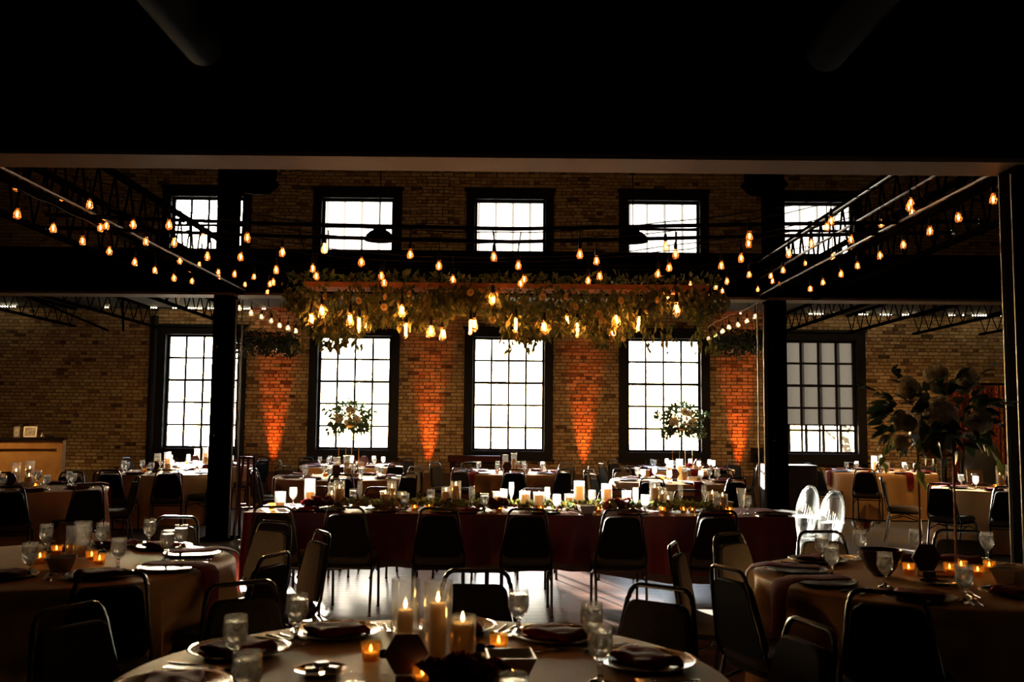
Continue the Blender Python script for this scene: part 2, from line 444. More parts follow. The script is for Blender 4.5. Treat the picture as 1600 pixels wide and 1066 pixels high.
# windows
def window(n, x0, x1, z0, z1, rows, meet, shade=None, open_to=None, bars=True):
    t = TRIM
    y0 = WALL_Y - .03; y1 = WALL_Y + .3
    wd = bpy.data.objects.new('window_%d' % n, None); wd.location = ((x0 + x1) / 2, WALL_Y, z0); link(wd); wd['kind'] = 'structure'
    ox, oz = (x0 + x1) / 2, z0
    w, h = (x1 - x0), z1 - z0
    fr = MB()
    fr.box(-w / 2 - t - .02, -w / 2 - .02, -.03, .3, -t, h + t); fr.box(w / 2 + .02, w / 2 + t + .02, -.03, .3, -t, h + t)
    fr.box(-w / 2 - .02, w / 2 + .02, -.03, .3, h + .02, h + t); fr.box(-w / 2 - .02, w / 2 + .02, -.03, .3, -t, -.02)
    fr.box(-w / 2 - t - .05, w / 2 + t + .05, -.07, 0, h + t, h + t + .05)
    fr.box(-w / 2 - t - .05, w / 2 + t + .05, -.09, .0, -t - .04, -t)
    obj('window_frame', fr.mesh('window_frame', 'black_paint'), wd)
    sb = MB(); k = .028
    sb.box(-w / 2 - .02, -w / 2 + k, .1, .16, -.02, h + .02); sb.box(w / 2 - k, w / 2 + .02, .1, .16, -.02, h + .02)
    sb.box(-w / 2, w / 2, .1, .16, -.02, k); sb.box(-w / 2, w / 2, .1, .16, h - k, h + .02)
    obj('sash', sb.mesh('sash', 'black_paint'), wd)
    zsplit = [h * i / rows for i in range(rows + 1)]; xsplit = [-w / 2 + w * i / 4 for i in range(5)]
    for i in range(1, rows):
        th = .026 if i == meet else .021
        obj('muntin', MB().box(-w / 2, w / 2, .105, .14, -th, th).mesh('muntin', 'black_paint'), wd, (0, 0, zsplit[i]))
    for i in range(1, 4) if bars else ():
        obj('muntin', MB().box(-.021, .021, .108, .138, 0, h).mesh('muntin', 'black_paint'), wd, (xsplit[i], 0, 0))
    pm = MB().box(-w / 8 + .008, w / 8 - .008, .12, .124, -h / rows / 2 + .008, h / rows / 2 - .008).mesh('pane', 'pane_glass')
    for i in range(4):
        for j in range(rows):
            obj('pane', pm, wd, (xsplit[i] + w / 8, 0, zsplit[j] + h / rows / 2))
    if shade:
        lo = open_to if open_to else -.02
        sh = MB(); N = 60; vs = []; fs = []
        for i in range(N + 1):
            xx = -w / 2 - .01 + (w + .02) * i / N
            yy = .2 + .012 * math.sin(i / N * math.pi * 2 * 4.5)
            vs += [(xx, yy, lo), (xx, yy, h + .01)]
        fs = [(2 * i, 2 * i + 2, 2 * i + 3, 2 * i + 1) for i in range(N)]
        obj('roller_shade', sh.add(vs, fs).mesh('roller_shade', shade, True), wd)
        if open_to: obj('shade_rail', MB().box(-w / 2, w / 2, .185, .215, lo - .03, lo).mesh('shade_rail', 'black_paint'), wd)
        for i in range(5):
            obj('storm_bar', MB().box(-(.03 if bars else .016), .03 if bars else .016, .64, .68, -.1, h + .4).mesh('storm_bar', 'black_paint'), wd, (-w / 2 + w * (i - .3) / 4, 0, 0))
    return wd
for i, (a, b, c, d) in enumerate(WIN):
    window(i + 1, a, b, c, d, 5, 3, shade='shade_grey' if i == 4 else None, open_to=(d - c) * .255 if i == 4 else None)
for i, (a, b, c, d) in enumerate(UPW):
    window(i + 6, a, b, c, d, 3, 2, shade=None if i == 0 else 'shade_white', bars=i == 0)

# steel columns, beams, mezzanine
YB = 12.85; YF = 6.3
LCX = at_depth(347, 650, YB).x; RCX = at_depth(1212, 650, YB).x
BB = at_depth(640, 463.5, YB - .16).z; BT = at_depth(640, 398, YB - .16).z
def column(x, y, h0, h1, conduit):
    w = .125
    c = bpy.data.objects.new('column', None); c.location = (x, y, 0); link(c); c['kind'] = 'structure'
    m = MB().box(-w, w, -w, -w + .03, h0, h1).box(-w, w, w - .03, w, h0, h1).box(-.02, .02, -w, w, h0, h1).box(-w, -w + .02, -w, w, h0, h1).box(w - .02, w, -w, w, h0, h1)
    obj('shaft', m.mesh('shaft', 'black_steel'), c)
    if h0 == 0: obj('base_plate', MB().box(-.2, .2, -.2, .2, 0, .03).mesh('base_plate', 'black_steel'), c)
    if conduit: obj('conduit', MB().tube([(conduit * .16, -.08, h0 + .02), (conduit * .16, -.08, h1 - .05)], .013, 8).mesh('conduit', 'conduit', True), c)
    if conduit: obj('conduit', MB().tube([(conduit * .235, -.05, h0 + .02), (conduit * .235, -.05, h1 - .05)], .011, 8).mesh('conduit', 'conduit', True), c)
    for z in (1.35, 2.5):
        obj('bolt', MB().lathe([(0, 0), (.014, 0), (.014, .02), (0, .025)], 8).mesh('bolt', 'silver'), c, (-.06, -w, z), (R(90), 0, 0))
    return c
column(LCX, YB, 0, BB, 1); column(RCX, YB, 0, BB, -1)
column(LCX, YB, BT, ROOF, 0); column(RCX, YB, BT, ROOF, 0)
NCX = at_depth(1582, 500, YF).x + .125
FB = at_depth(800, 247, YF - .17).z; FT = at_depth(800, 113, YF - .17).z
column(NCX, YF, 0, FB, -.86); column(-NCX - .4, YF, 0, FB, 0)  # near column's conduits are added to imitate its bright edge highlight
def beam(y, z0, z1):
    b = bpy.data.objects.new('beam', None); b.location = (0, y, z0); link(b); b['kind'] = 'structure'
    h = z1 - z0
    obj('web', MB().box(WX0, WX1, -.15, .15, .03, h - .03).mesh('web', 'black_steel'), b)
    obj('flange', MB().box(WX0, WX1, -.17, .17, h - .03, h).mesh('flange', 'black_steel'), b)
    obj('flange', MB().box(WX0, WX1, -.17, .17, 0, .03).mesh('flange', 'lit_beam_underside'), b)
beam(YB, BB, BT); beam(YF, FB, FT)
MZ = zat(640, 487)
struct('mezzanine_floor', MB().box(WX0, WX1, YB + .15, WALL_Y - .005, MZ, MZ + .12).mesh('mezzanine_floor', 'plaster_dark'))
def joist(name, x, y0, y1, z0, z1, pitch):
    j = bpy.data.objects.new(name, None); j.location = (x, y0, z0); link(j); j['kind'] = 'structure'
    L, h = y1 - y0, z1 - z0
    for zz in (0, h):
        obj('chord', MB().box(-.035, .035, 0, L, zz - .02, zz + .02).mesh('chord', 'black_steel'), j)
    wbm = MB(); n = int(L / pitch)
    for i in range(n):
        a = i * L / n; c = (i + .5) * L / n; e = (i + 1) * L / n
        wbm.tube([(0, a, h), (0, c, 0)], .011, 4, False); wbm.tube([(0, c, 0), (0, e, h)], .011, 4, False)
    obj('web_rod', wbm.mesh('web_rod', 'black_steel'), j)['kind'] = 'stuff'
LJX, RJX = -3.55, 3.28
for x in (LJX, RJX, LJX - .62, RJX + .68): joist('bar_joist', x, YF + .18, YB - .18, BB + .02, BT - .02, .33)
for x in (-8.6, -7.0, -5.4, -2.0, 0.0, 2.2, 5.3, 6.6, 7.9, 9.2): joist('mezzanine_joist', x, YB + .2, WALL_Y - .1, MZ - .36, MZ - .02, .45)
for x, z in ((RJX - .05, BB + .06), (RJX - .05, BT - .06), (RJX - .04, (BB + BT) / 2), (LJX + .05, BB + .06)):
    struct('trim_2', MB().tube([(x, YF + .2, z), (x, YB - .2, z)], .013, 8).mesh('trim_2', 'conduit', True))
def xbrace(x0, x1):
    o = struct('tie_rod', MB().tube([(x0, YB + .3, BB + .1), (x1, WALL_Y - .2, MZ - .45)], .02, 6).mesh('tie_rod', 'black_steel', True))
xbrace(-5.3, -7.6); xbrace(-6.8, -7.9)
# wall conduit at the left, ceiling ducts
cx = xat(240, 600)
struct('trim_1', MB().tube([(cx, WALL_Y - .08, .02), (cx, WALL_Y - .08, 3.6)], .07, 10).mesh('trim_1', 'black_paint', True))
for x in (-4.1, 4.1): struct('ceiling_duct', MB().tube([(x, YF + .4, 6.45), (x, YF + 6.2, 6.45)], .26, 16).mesh('ceiling_duct', 'ducting', True))
struct('ceiling_pipe', MB().tube([(-.25, 3.2, 5.0), (-.25, 9.2, 6.9)], .03, 8).mesh('ceiling_pipe', 'ducting', True))

# dance floor of separate boards
DX0, DX1, DY0, DY1 = -2.9, 1.95, 4.0, 13.0
dance = bpy.data.objects.new('dance_floor', None); dance.location = (0, 8, 0); link(dance); dance['kind'] = 'structure'
PM = {}
rows_ = 62; pw = (DY1 - DY0) / rows_; pl = (DX1 - DX0) / 4
for i in range(rows_):
    off = (i % 2) * pl / 2
    for k in range(5):
        a = max(DX0, DX0 + k * pl - off); b = min(DX1, DX0 + (k + 1) * pl - off)
        if b - a < .05: continue
        key = (round(b - a, 3), random.randrange(6))
        if key not in PM:
            PM[key] = MB().box(-(b - a) / 2 + .0015, (b - a) / 2 - .0015, -pw / 2 + .0015, pw / 2 - .0015, 0, .012, (key[1] + .5) / 6).mesh('plank', 'floor_wood')
        if i * 5 + k < 320: obj('plank', PM[key], dance, ((a + b) / 2, DY0 + (i + .5) * pw - 8, .001))

# outside
struct('ground', MB().box(-60, 60, WALL_Y + .45, 120, -.6, -.5).mesh('ground', 'ground'))
# ------------------------------------------------------------------ chairs
def chair_meshes():
    d = {}
    d['seat'] = MB().slab(rrect(.42, .42, .09, 4, .4), .405, .475, .022).mesh('seat', 'chair_fabric', 'slab')
    d['seat_pan'] = MB().slab(rrect(.4, .4, .08, 3), .385, .408).mesh('seat_pan', 'chair_back')
    tilt = Matrix.Translation((0, -.2, .47)) @ Matrix.Rotation(R(-78), 4, 'X') @ Matrix.Rotation(math.pi, 4, 'Y')
    # outline drawn in x (width) and y (up the back)
    tilt = Matrix(((1, 0, 0, 0), (0, -.19, 1, -.205), (0, 1, .19, .47), (0, 0, 0, 1)))
    ol = [(p[0], p[1] + .165) for p in rrect(.375, .33, .05, 4, .285)]
    d['backrest'] = MB().slab(ol, .0, .032, .012, tilt).mesh('backrest', 'chair_fabric', 'slab')
    d['back_panel'] = MB().slab(ol, -.014, .001, .004, tilt).mesh('back_panel', 'chair_back', 'slab')
    def bk(x, u): return (x, -.19 * u - .212, .47 + u)
    path = [(-.205, -.16, .40), (-.203, -.195, .44), bk(-.2, .02), bk(-.152, .33)]
    for i in range(7):
        a = R(180 - 90 * i / 6); path.append(bk(-.095 + .052 * math.cos(a), .335 + .052 * math.sin(a)))
    path += [(-p[0], p[1], p[2]) for p in path[::-1]]
    d['back_frame'] = MB().tube(path, .0105, 7).mesh('back_frame', 'chair_frame', True)
    for nm, mt in (('leg', 'chair_frame'), ('leg_c', 'chair_chrome')):
        d[nm + 'f'] = MB().tube([(0, 0, .39), (0, .02, .3), (0, .035, .006)], .0115, 7).tube([(0, .035, 0), (0, .035, .02)], .015, 7).mesh('leg', mt, True)
        d[nm + 'r'] = MB().tube([(0, 0, .42), (0, -.03, .3), (0, -.075, .006)], .0115, 7).tube([(0, -.075, 0), (0, -.075, .02)], .015, 7).mesh('leg', mt, True)
    d['brace'] = MB().tube([(-.19, .185, .30), (-.19, 0, .36), (-.19, -.21, .30)], .008, 5).tube([(.19, .185, .30), (.19, 0, .36), (.19, -.21, .30)], .008, 5).tube([(-.19, -.05, .352), (.19, -.05, .352)], .008, 5).mesh('brace', 'chair_frame', True)
    return d
CM = chair_meshes()
def chair(x, y, rz, where, base='dark banquet chair', chrome=False):
    c = root('banquet_chair', (x, y, .002), rz)
    for k in ('seat', 'seat_pan', 'backrest', 'back_panel', 'back_frame', 'brace'): obj(k, CM[k], c)
    l = 'leg_c' if chrome else 'leg'
    for sx in (-1, 1):
        obj('leg', CM[l + 'f'], c, (sx * .19, .165, 0)); obj('leg', CM[l + 'r'], c, (sx * .2, -.17, 0))
    return ranked(c, base, where, 'chair', 'banquet chairs ' + where)

# ------------------------------------------------------------------ tables
RT, TZ = .915, .76
T = {'T1': (-.25, 2.99), 'T2': (-2.43, 5.33), 'T3': (2.19, 5.07), 'T4': (-5.54, 11.15), 'T5': (-5.25, 14.8), 'T6': (-2.38, 13.9),
     'T7': (-2.85, 17.6), 'T8': (0.0, 15.8), 'T9': (2.33, 13.8), 'T10': (3.07, 17.6), 'T11': (6.43, 17.1), 'T12': (6.43, 12.7), 'T13': (-5.55, 17.6)}
WH = {'T1': 'front round table', 'T2': 'near left round table', 'T3': 'near right round table', 'T4': 'round table before the bar',
      'T5': 'round table by the left column', 'T6': "table behind the head table's left half", 'T7': 'left bouquet table at the wall',
      'T8': 'round table under the centre window', 'T9': "table behind the head table's right half", 'T10': 'right bouquet table at the wall',
      'T11': 'round table under the shaded window', 'T12': 'table before the sequin curtain', 'T13': 'back table under the leftmost window'}
TUCK = {}
def round_cloth(seed, tuck=()):
    rnd = random.Random(seed); n = 120
    ph = [rnd.uniform(0, 6.28) for _ in range(4)]; fr = [rnd.choice((9, 10, 11)), rnd.choice((13, 14, 15)), rnd.choice((19, 21)), rnd.choice((5, 6))]
    def fold(a): return math.sin(fr[0] * a + ph[0]) * .5 + math.sin(fr[1] * a + ph[1]) * .6 + math.sin(fr[2] * a + ph[2]) * .3 + math.sin(fr[3] * a + ph[3]) * .3
    m = MB(); rings = [(.3, TZ, 0), (.6, TZ, 0), (.8, TZ, 0), (RT - .012, TZ, 0), (RT, TZ - .003, 0), (RT + .006, TZ - .012, .02), (RT + .012, TZ - .07, .12),
                       (RT + .02, .6, .35), (RT + .035, .42, .65), (RT + .05, .22, .9), (RT + .065, .02, 1.0)]
    vs = [(0, 0, TZ)]; fs = []
    for (r, z, k) in rings:
        for j in range(n):
            a = 2 * math.pi * j / n; rr = r + k * .042 * fold(a)
            for (ca, df) in tuck:                       # a seat pushed in under the edge presses the cloth inwards
                da = abs((a - ca + math.pi) % (2 * math.pi) - math.pi) * RT
                if da < .34 and z < TZ - .05:
                    lim = df - .03 + max(0, da - .24) * 3
                    if z > .5: lim += (z - .5) / .2 * max(0, RT - lim)
                    rr = min(rr, max(lim, .6))
            vs.append((rr * math.cos(a), rr * math.sin(a), z))
    fs = [(0, 1 + j, 1 + (j + 1) % n) for j in range(n)]
    for i in range(len(rings) - 1):
        o = 1 + i * n
        fs += [(o + j, o + n + j, o + n + (j + 1) % n, o + (j + 1) % n) for j in range(n)]
    return m.add(vs, fs).mesh('tablecloth', 'cloth', True)
TT = MB().lathe([(0, 0), (.88, 0), (.895, .01), (.895, .02), (.88, .03), (0, .03)], 40).mesh('table_top', 'plank_wood')
TL = MB().tube([(0, 0, 0), (0, 0, .715)], .014, 6).mesh('leg', 'chair_frame')
for i, (k, (x, y)) in enumerate(T.items()):
    t = thing('round_table', 'round folding table hidden under the champagne cloth, the ' + WH[k], 'table', (x, y, 0), 0, 'round tables under champagne cloths')
    obj('table_top', TT, t, (0, 0, .715))
    for a in range(4): obj('leg', TL, t, (.5 * math.cos(a * R(90) + .7), .5 * math.sin(a * R(90) + .7), .001))

# chairs measured as (table, x of the top bar, y of the top bar) in the photograph
CH_LIST = {
 'T1': [(745, 894), (1030, 920), (380, 914), (1262, 978), (112, 952)],
 'T2': [(152, 886), (282, 808), (429, 817), (426, 868), (500, 833)],
 'T3': [(1150, 835), (1055, 852), (1155, 889), (1395, 921), (1283, 835), (1506, 823)],
 'T4': [(40, 761), (144, 764), (205, 746), (80, 731), (97, 727)],
 'T5': [(242, 735), (318, 731), (236, 714), (150, 741)],
 'T13': [(409, 720), (426, 714), (198, 716)],
 'T6': [(533, 741), (633, 740), (657, 730), (427, 737), (397, 733), (428, 728)],
 'T7': [(466, 715), (485, 720), (620, 725), (544, 725), (660, 716)],
 'T8': [(681, 724), (712, 722), (728, 732), (802, 733), (868, 733), (887, 725), (905, 730)],
 'T9': [(921, 735), (929, 742), (972, 733), (1019, 748), (1149, 734), (1150, 748)],
 'T10': [(947, 720), (938, 725), (1017, 730), (1058, 730), (1092, 730), (1015, 719), (1159, 722), (1183, 727)],
 'T11': [(1273, 731), (1262, 725), (1351, 734), (1317, 722), (1451, 727)],
 'T12': [(1374, 746), (1446, 758), (1575, 762)],
}
for k, L in CH_LIST.items():
    tx, ty = T[k]; E = []
    for (px, py) in L:
        p = at_height(px, py, .855); dx, dy = p.x - tx, p.y - ty; dist = math.hypot(dx, dy)
        E.append([math.atan2(dy, dx), min(max(dist, RT + .32), RT + .62), px])   # the back stands clear of the table
    for _ in range(60):                                    # neighbours do not stand in each other
        for i in range(len(E)):
            for j in range(i):
                d = (E[i][0] - E[j][0] + math.pi) % (2 * math.pi) - math.pi
                need = .50
                if abs(d) < need:
                    s_ = (need - abs(d)) / 2 * (1 if d >= 0 else -1)
                    E[i][0] += s_; E[j][0] -= s_
    for az, want, px in E:
        p = Vector((tx + math.cos(az) * want, ty + math.sin(az) * want, 0))
        rz = az + math.pi / 2 + random.uniform(-.08, .08)
        f = Vector((-math.sin(rz), math.cos(rz), 0))
        o = p + f * .27
        TUCK.setdefault(k, []).append((math.atan2(o.y - ty, o.x - tx), math.hypot(o.x - tx, o.y - ty) - .215))
        chair(o.x, o.y, rz, 'at the ' + WH[k], chrome=(k, px) in (('T12', 1374),))
for i, (k, (x, y)) in enumerate(T.items()):
    c = obj('tablecloth', round_cloth(i + 3, TUCK.get(k, ())), None, (x, y, 0))
    tag(c, 'champagne satin cloth draped to the floor over the ' + WH[k], 'tablecloth', 'champagne round tablecloths')
# head table
HX0, HX1 = at_height(384, 799, TZ).x, at_height(1239, 807, TZ).x
HY0, HY1 = 8.36, 9.3
def head_cloth():
    m = MB(); pts = []
    ol = rrect(HX1 - HX0, HY1 - HY0, .05, 4)
    # resample the outline densely
    P = []; n = len(ol)
    for i in range(n):
        a, b = Vector(ol[i]), Vector(ol[(i + 1) % n]); k = max(1, int((b - a).length / .035))
        for j in range(k): P.append(a.lerp(b, j / k))
    n = len(P); cx_, cy_ = (HX0 + HX1) / 2, (HY0 + HY1) / 2
    vs = []; hem = []
    acc = 0; dist = []
    for i in range(n): dist.append(acc); acc += (P[(i + 1) % n] - P[i]).length
    for i in range(n):
        u = (P[i].x / (HX1 - HX0) + .5)
        b = .30 - .15 * max(0, (u - .55) / .45) + .018 * math.sin(dist[i] * 4.2) if P[i].y < .2 else .34
        if P[i].x < -(HX1 - HX0) / 2 + .06: b = .16
        if P[i].x > (HX1 - HX0) / 2 - .06: b = .1
        hem.append(b)
    rings = 9
    for r in range(rings):
        for i in range(n):
            d = Vector((P[i].x / ((HX1 - HX0) / 2), P[i].y / ((HY1 - HY0) / 2)))
            out = Vector((0, 0))
            if abs(d.y) > .9: out.y = math.copysign(1, d.y)
            if abs(d.x) > .985: out.x = math.copysign(1, d.x)
            t = r / (rings - 1)
            z = TZ - (TZ - hem[i]) * t
            fo = (.008 + .045 * t) * (math.sin(dist[i] * 15) * .5 + math.sin(dist[i] * 23 + 1) * .4 + .6) * min(1, t * 2)
            q = P[i] + out * fo
            if r == 0: q = P[i] * .9995
            vs.append((q.x, q.y, z if r else TZ))
    fs = []
    mi = []
    for r in range(rings - 1):
        for i in range(n):
            fs.append((r * n + i, r * n + (i + 1) % n, (r + 1) * n + (i + 1) % n, (r + 1) * n + i)); mi.append(1 if r == rings - 2 else 0)
    m.add(vs, fs); m.add(vs[:n], [tuple(range(n))]); m.m = mi + [0]
    o = obj('tablecloth', m.mesh('tablecloth', ['burgundy_cloth', 'sequin_hem'], True), None, (cx_, cy_, 0))
    tag(o, 'burgundy cloth with a dark sequinned hem over the long head table', 'tablecloth')
head_cloth()
for i in range(2):
    w = (HX1 - HX0) / 2 - .06
    t = thing('banquet_table', 'long folding table hidden under the %s half of the burgundy cloth' % ('left', 'right')[i], 'table',
              (HX0 + .03 + w / 2 + i * (w + .03), (HY0 + HY1) / 2, 0))
    obj('table_top', MB().box(-w / 2, w / 2, -.43, .43, .72, .752).mesh('table_top', 'plank_wood'), t)
    for sx in (-1, 1):
        for sy in (-1, 1): obj('leg', TL, t, (sx * (w / 2 - .25), sy * .3, .001))
HW = 'at the burgundy head table'
for px, py in ((454, 783), (562, 784), (690, 788), (822, 791), (963, 792), (1108, 795)):
    p = at_height(px, py, .855); chair(p.x, 8.05, random.uniform(-.05, .05) + (.06 if px > 900 else 0), HW, 'dark near-side banquet chair')
for px in (512, 598, 718, 835, 947, 1052):
    p = at_height(px, 759, .855); chair(p.x, 9.92, math.pi + random.uniform(-.1, .1), HW, 'dark far-side banquet chair')

# clear chairs at the right end of the head table
def ghost_chair(x, y, rz, label):
    t = thing('ghost_chair', label, 'chair', (x, y, .002), rz, 'clear acrylic chairs')
    obj('seat', MB().slab(rrect(.42, .42, .12, 5, .46), .44, .462, .008).mesh('seat', 'ghost', True), t)
    n = 28; M = Matrix(((1, 0, 0, 0), (0, -.2, 1, -.2), (0, 1, .2, .66), (0, 0, 0, 1)))
    oval = [(.19 * math.cos(2 * math.pi * i / n), .25 * math.sin(2 * math.pi * i / n)) for i in range(n)]
    obj('backrest', MB().slab(oval, 0, .014, .005, M).mesh('backrest', 'ghost', True), t)
    rim = [M @ Vector((p[0] * 1.03, p[1] * 1.03, .007)) for p in oval]; rim.append(rim[0]); rim.append(rim[1])
    obj('back_frame', MB().tube(rim, .014, 8, False).mesh('back_frame', 'ghost', True), t)
    for s in (-1, 1):
        obj('arm', MB().tube([(s * .2, -.2, .64), (s * .255, -.05, .655), (s * .25, .1, .65), (s * .225, .16, .6), (s * .2, .17, .46)], .014, 7).mesh('arm', 'ghost', True), t)
        obj('leg', MB().tube([(s * .19, .18, .44), (s * .185, .2, .2), (s * .18, .21, .003)], [.022, .016, .011], 8).mesh('leg', 'ghost', True), t)
        obj('leg', MB().tube([(s * .18, -.19, .5), (s * .18, -.22, .2), (s * .18, -.27, .003)], [.02, .016, .011], 8).mesh('leg', 'ghost', True), t)
    return t
for (px, py, lab) in ((1268, 762, 'clear acrylic oval-back armchair at the head table end, the farther one'), (1306, 769, 'clear acrylic oval-back armchair at the head table end, the nearer one')):
    p = at_height(px, py, .91); rz = R(90 + 14)
    f = Vector((-math.sin(rz), math.cos(rz), 0)); o = Vector((p.x, p.y, 0)) + f * .25
    ghost_chair(max(o.x, HX1 + .33), o.y, rz, lab)

# ------------------------------------------------------------------ tableware
STEM = MB().lathe([(0, .001), (.034, .001), (.034, .004), (.012, .010), (.0065, .024), (.0095, .040), (.006, .052), (.012, .0595), (0, .063)], 18).mesh('stem', 'stem_glass', True)
GOB = MB().lathe([(0, .064), (.013, .0605), (.030, .078), (.0385, .102), (.0385, .128), (.035, .165),
                  (.0335, .165), (.0368, .128), (.0368, .103), (.0285, .082), (.012, .069), (0, .068)], 20).mesh('goblet', 'glass', True)
WAT = MB().lathe([(0, .0695), (.0115, .0705), (.0278, .083), (.0360, .1035), (.0360, .128), (.0346, .146), (0, .147)], 18).mesh('ice_water', 'ice_water', True)
FLU = MB().lathe([(0, .001), (.031, .001), (.031, .004), (.006, .010), (.004, .07), (.010, .085), (.024, .13), (.027, .17), (.024, .225), (.0228, .225), (.0258, .17), (.0228, .13), (.008, .088), (0, .087)], 16).mesh('champagne_flute', 'glass', True)
def goblet(x, y, where, z=TZ):
    o = root('water_goblet', (x, y, z + .001), random.uniform(0, 6), GOB); obj('ice_water', WAT, o); obj('stem', STEM, o)
    return ranked(o, 'ice water goblet', where, 'goblet', 'water goblets ' + where)
def flute(x, y, where, z=TZ):
    return ranked(root('champagne_flute', (x, y, z + .001), 0, FLU), 'empty champagne flute', where, 'glass', 'champagne flutes ' + where)
CHG = MB().lathe([(0, .002), (.11, .002), (.125, .007), (.158, .014), (.158, .017), (.124, .012), (.11, .008), (0, .008)], 36).mesh('charger_plate', 'charger', True)
RIMM = MB().lathe([(.152, .0135), (.158, .0135), (.165, .017), (.163, .0195), (.152, .017), (.152, .0135)], 36).mesh('rim', 'plate_rim', True)
def plate(x, y, where, z=TZ):
    o = root('charger_plate', (x, y, z + .001), 0, CHG); obj('rim', RIMM, o)
    return ranked(o, 'dark charger plate with metal rim', where, 'plate', 'charger plates ' + where)
def napkin_flat():
    vs = []; fs = []; n = 8
    for s, (z, k) in enumerate(((.0, 1.0), (.010, 1.0), (.016, .97), (.022, .9))):
        for i in range(n + 1):
            for j in range(n + 1):
                u, v = i / n - .5, j / n - .5
                vs.append((u * .2 * k + (.008 if s > 1 else 0), v * .15 * k, z + .004 * math.sin(u * 9 + s) * math.cos(v * 6) + .004))
    q = (n + 1) ** 2
    for s in (0, 3):
        fs += [tuple(s * q + a for a in (i * (n + 1) + j, (i + 1) * (n + 1) + j, (i + 1) * (n + 1) + j + 1, i * (n + 1) + j + 1)) for i in range(n) for j in range(n)]
    edge = [i * (n + 1) for i in range(n)] + [n * (n + 1) + j for j in range(n)] + [(n - i) * (n + 1) + n for i in range(n)] + [n - j for j in range(n)]
    for s in range(3):
        for a, b in zip(edge, edge[1:] + edge[:1]): fs.append((s * q + a, s * q + b, (s + 1) * q + b, (s + 1) * q + a))
    return MB().add(vs, fs).mesh('napkin', 'burgundy_napkin', True)
NAPF = napkin_flat()
def napkin_drape(r_plate, hang):
    """lies on the plate (centre at x = r_plate from the table centre) and falls over the table edge; local x points outwards"""
    prof = [(-.12, .012), (-.06, .014), (.0, .014), (.08, .016), (.14, .0215)]
    e = RT - r_plate
    prof += [(e - .01, .010), (e + .014, .002), (e + .03, -.02)] if e > .165 else [(e + .02, .012), (e + .035, -.015)]
    zz = -.06
    x = prof[-1][0]
    while zz > -hang: prof.append((x + .004 + .012 * (-zz), zz)); zz -= .05
    prof.append((x + .02, -hang))
    w = .065; vs = []; fs = []; n = 5
    for side in (0, 1):
        for i, (px, pz) in enumerate(prof):
            for j in range(n):
                v = (j / (n - 1) - .5) * 2
                th = .007 if side else 0
                k = 1.0 if pz > -.03 else 1 - .12 * (-pz / hang)
                bulge = .008 * (1 - v * v)
                if pz > -.02: vs.append((px, v * w * k, pz + th + bulge * .5))
                else: vs.append((px + th + bulge, v * w * k, pz))
    m = len(prof)
    for side in (0, 1):
        o = side * m * n
        for i in range(m - 1):
            for j in range(n - 1): fs.append((o + i * n + j, o + (i + 1) * n + j, o + (i + 1) * n + j + 1, o + i * n + j + 1))
    o = m * n
    for i in range(m - 1):
        for j in (0, n - 1): fs.append((i * n + j, (i + 1) * n + j, o + (i + 1) * n + j, o + i * n + j))
    for i in (0, m - 1):
        for j in range(n - 1): fs.append((i * n + j, i * n + j + 1, o + i * n + j + 1, o + i * n + j))
    return MB().add(vs, fs).mesh('napkin', 'burgundy_napkin', True)
NAPD = napkin_drape(.70, .24)
def napkin(x, y, rz, where, drape, z=TZ):
    if drape: o = root('napkin', (x, y, z + .012), rz, NAPD); b = 'burgundy napkin hanging off the edge'
    else: o = root('napkin', (x, y, z + .008), rz, NAPF); b = 'folded burgundy napkin on its plate'
    return ranked(o, b, where, 'napkin', 'burgundy napkins ' + where)
def fork_mesh():
    m = MB(); m.tube([(0, -.1, .003), (0, -.03, .003), (0, .03, .006), (0, .045, .004)], [.0045, .003, .0025, .006], 6)
    m.box(-.011, .011, .043, .056, .003, .006)
    for i in range(4): m.box(-.011 + i * .0062, -.011 + i * .0062 + .0032, .055, .095, .004, .0065)
    return m.mesh('fork', 'silver', True)
def knife_mesh():
    m = MB(); m.tube([(0, -.11, .004), (0, -.02, .004)], [.006, .0045], 6)
    m.slab([(-.006, -.02), (.006, -.02), (.009, .05), (.006, .1), (-.004, .115), (-.006, .05)], .003, .0055)
    return m.mesh('knife', 'silver')
def spoon_mesh():
    m = MB(); m.tube([(0, -.1, .003), (0, -.02, .003), (0, .03, .006)], [.0045, .003, .0025], 6)
    ol = [(.016 * math.cos(a), .055 + .026 * math.sin(a)) for a in [2 * math.pi * i / 14 for i in range(14)]]
    m.slab(ol, .003, .0075, .002)
    return m.mesh('spoon', 'silver', True)
CUT = {'fork': fork_mesh(), 'knife': knife_mesh(), 'spoon': spoon_mesh()}
def cutlery(kind, x, y, rz, where, z=TZ):
    return ranked(root(kind, (x, y, z + .001), rz, CUT[kind]), 'silver ' + kind, where, kind, kind + 's ' + where)
def setting(tx, ty, az, where, r=.70, drape=True, cut=False, gob=True, px=None, pdy=0):
    c, s = math.cos(az), math.sin(az); x, y = tx + c * r, ty + s * r
    plate(x, y, where); napkin(x, y, az if drape else az + random.uniform(-.3, .3) + math.pi / 2, where, drape)
    if cut:
        tx_, ty_ = -s, c
        for kd, off in (('fork', -.215), ('knife', .205), ('spoon', .245)):
            rr = r - .0
            ang = az + off / r
            cutlery(kd, tx + math.cos(ang) * rr, ty + math.sin(ang) * rr, ang + math.pi / 2, where)
    if gob:
        ang = az + .3; goblet(tx + math.cos(ang) * .56, ty + math.sin(ang) * .56, where)

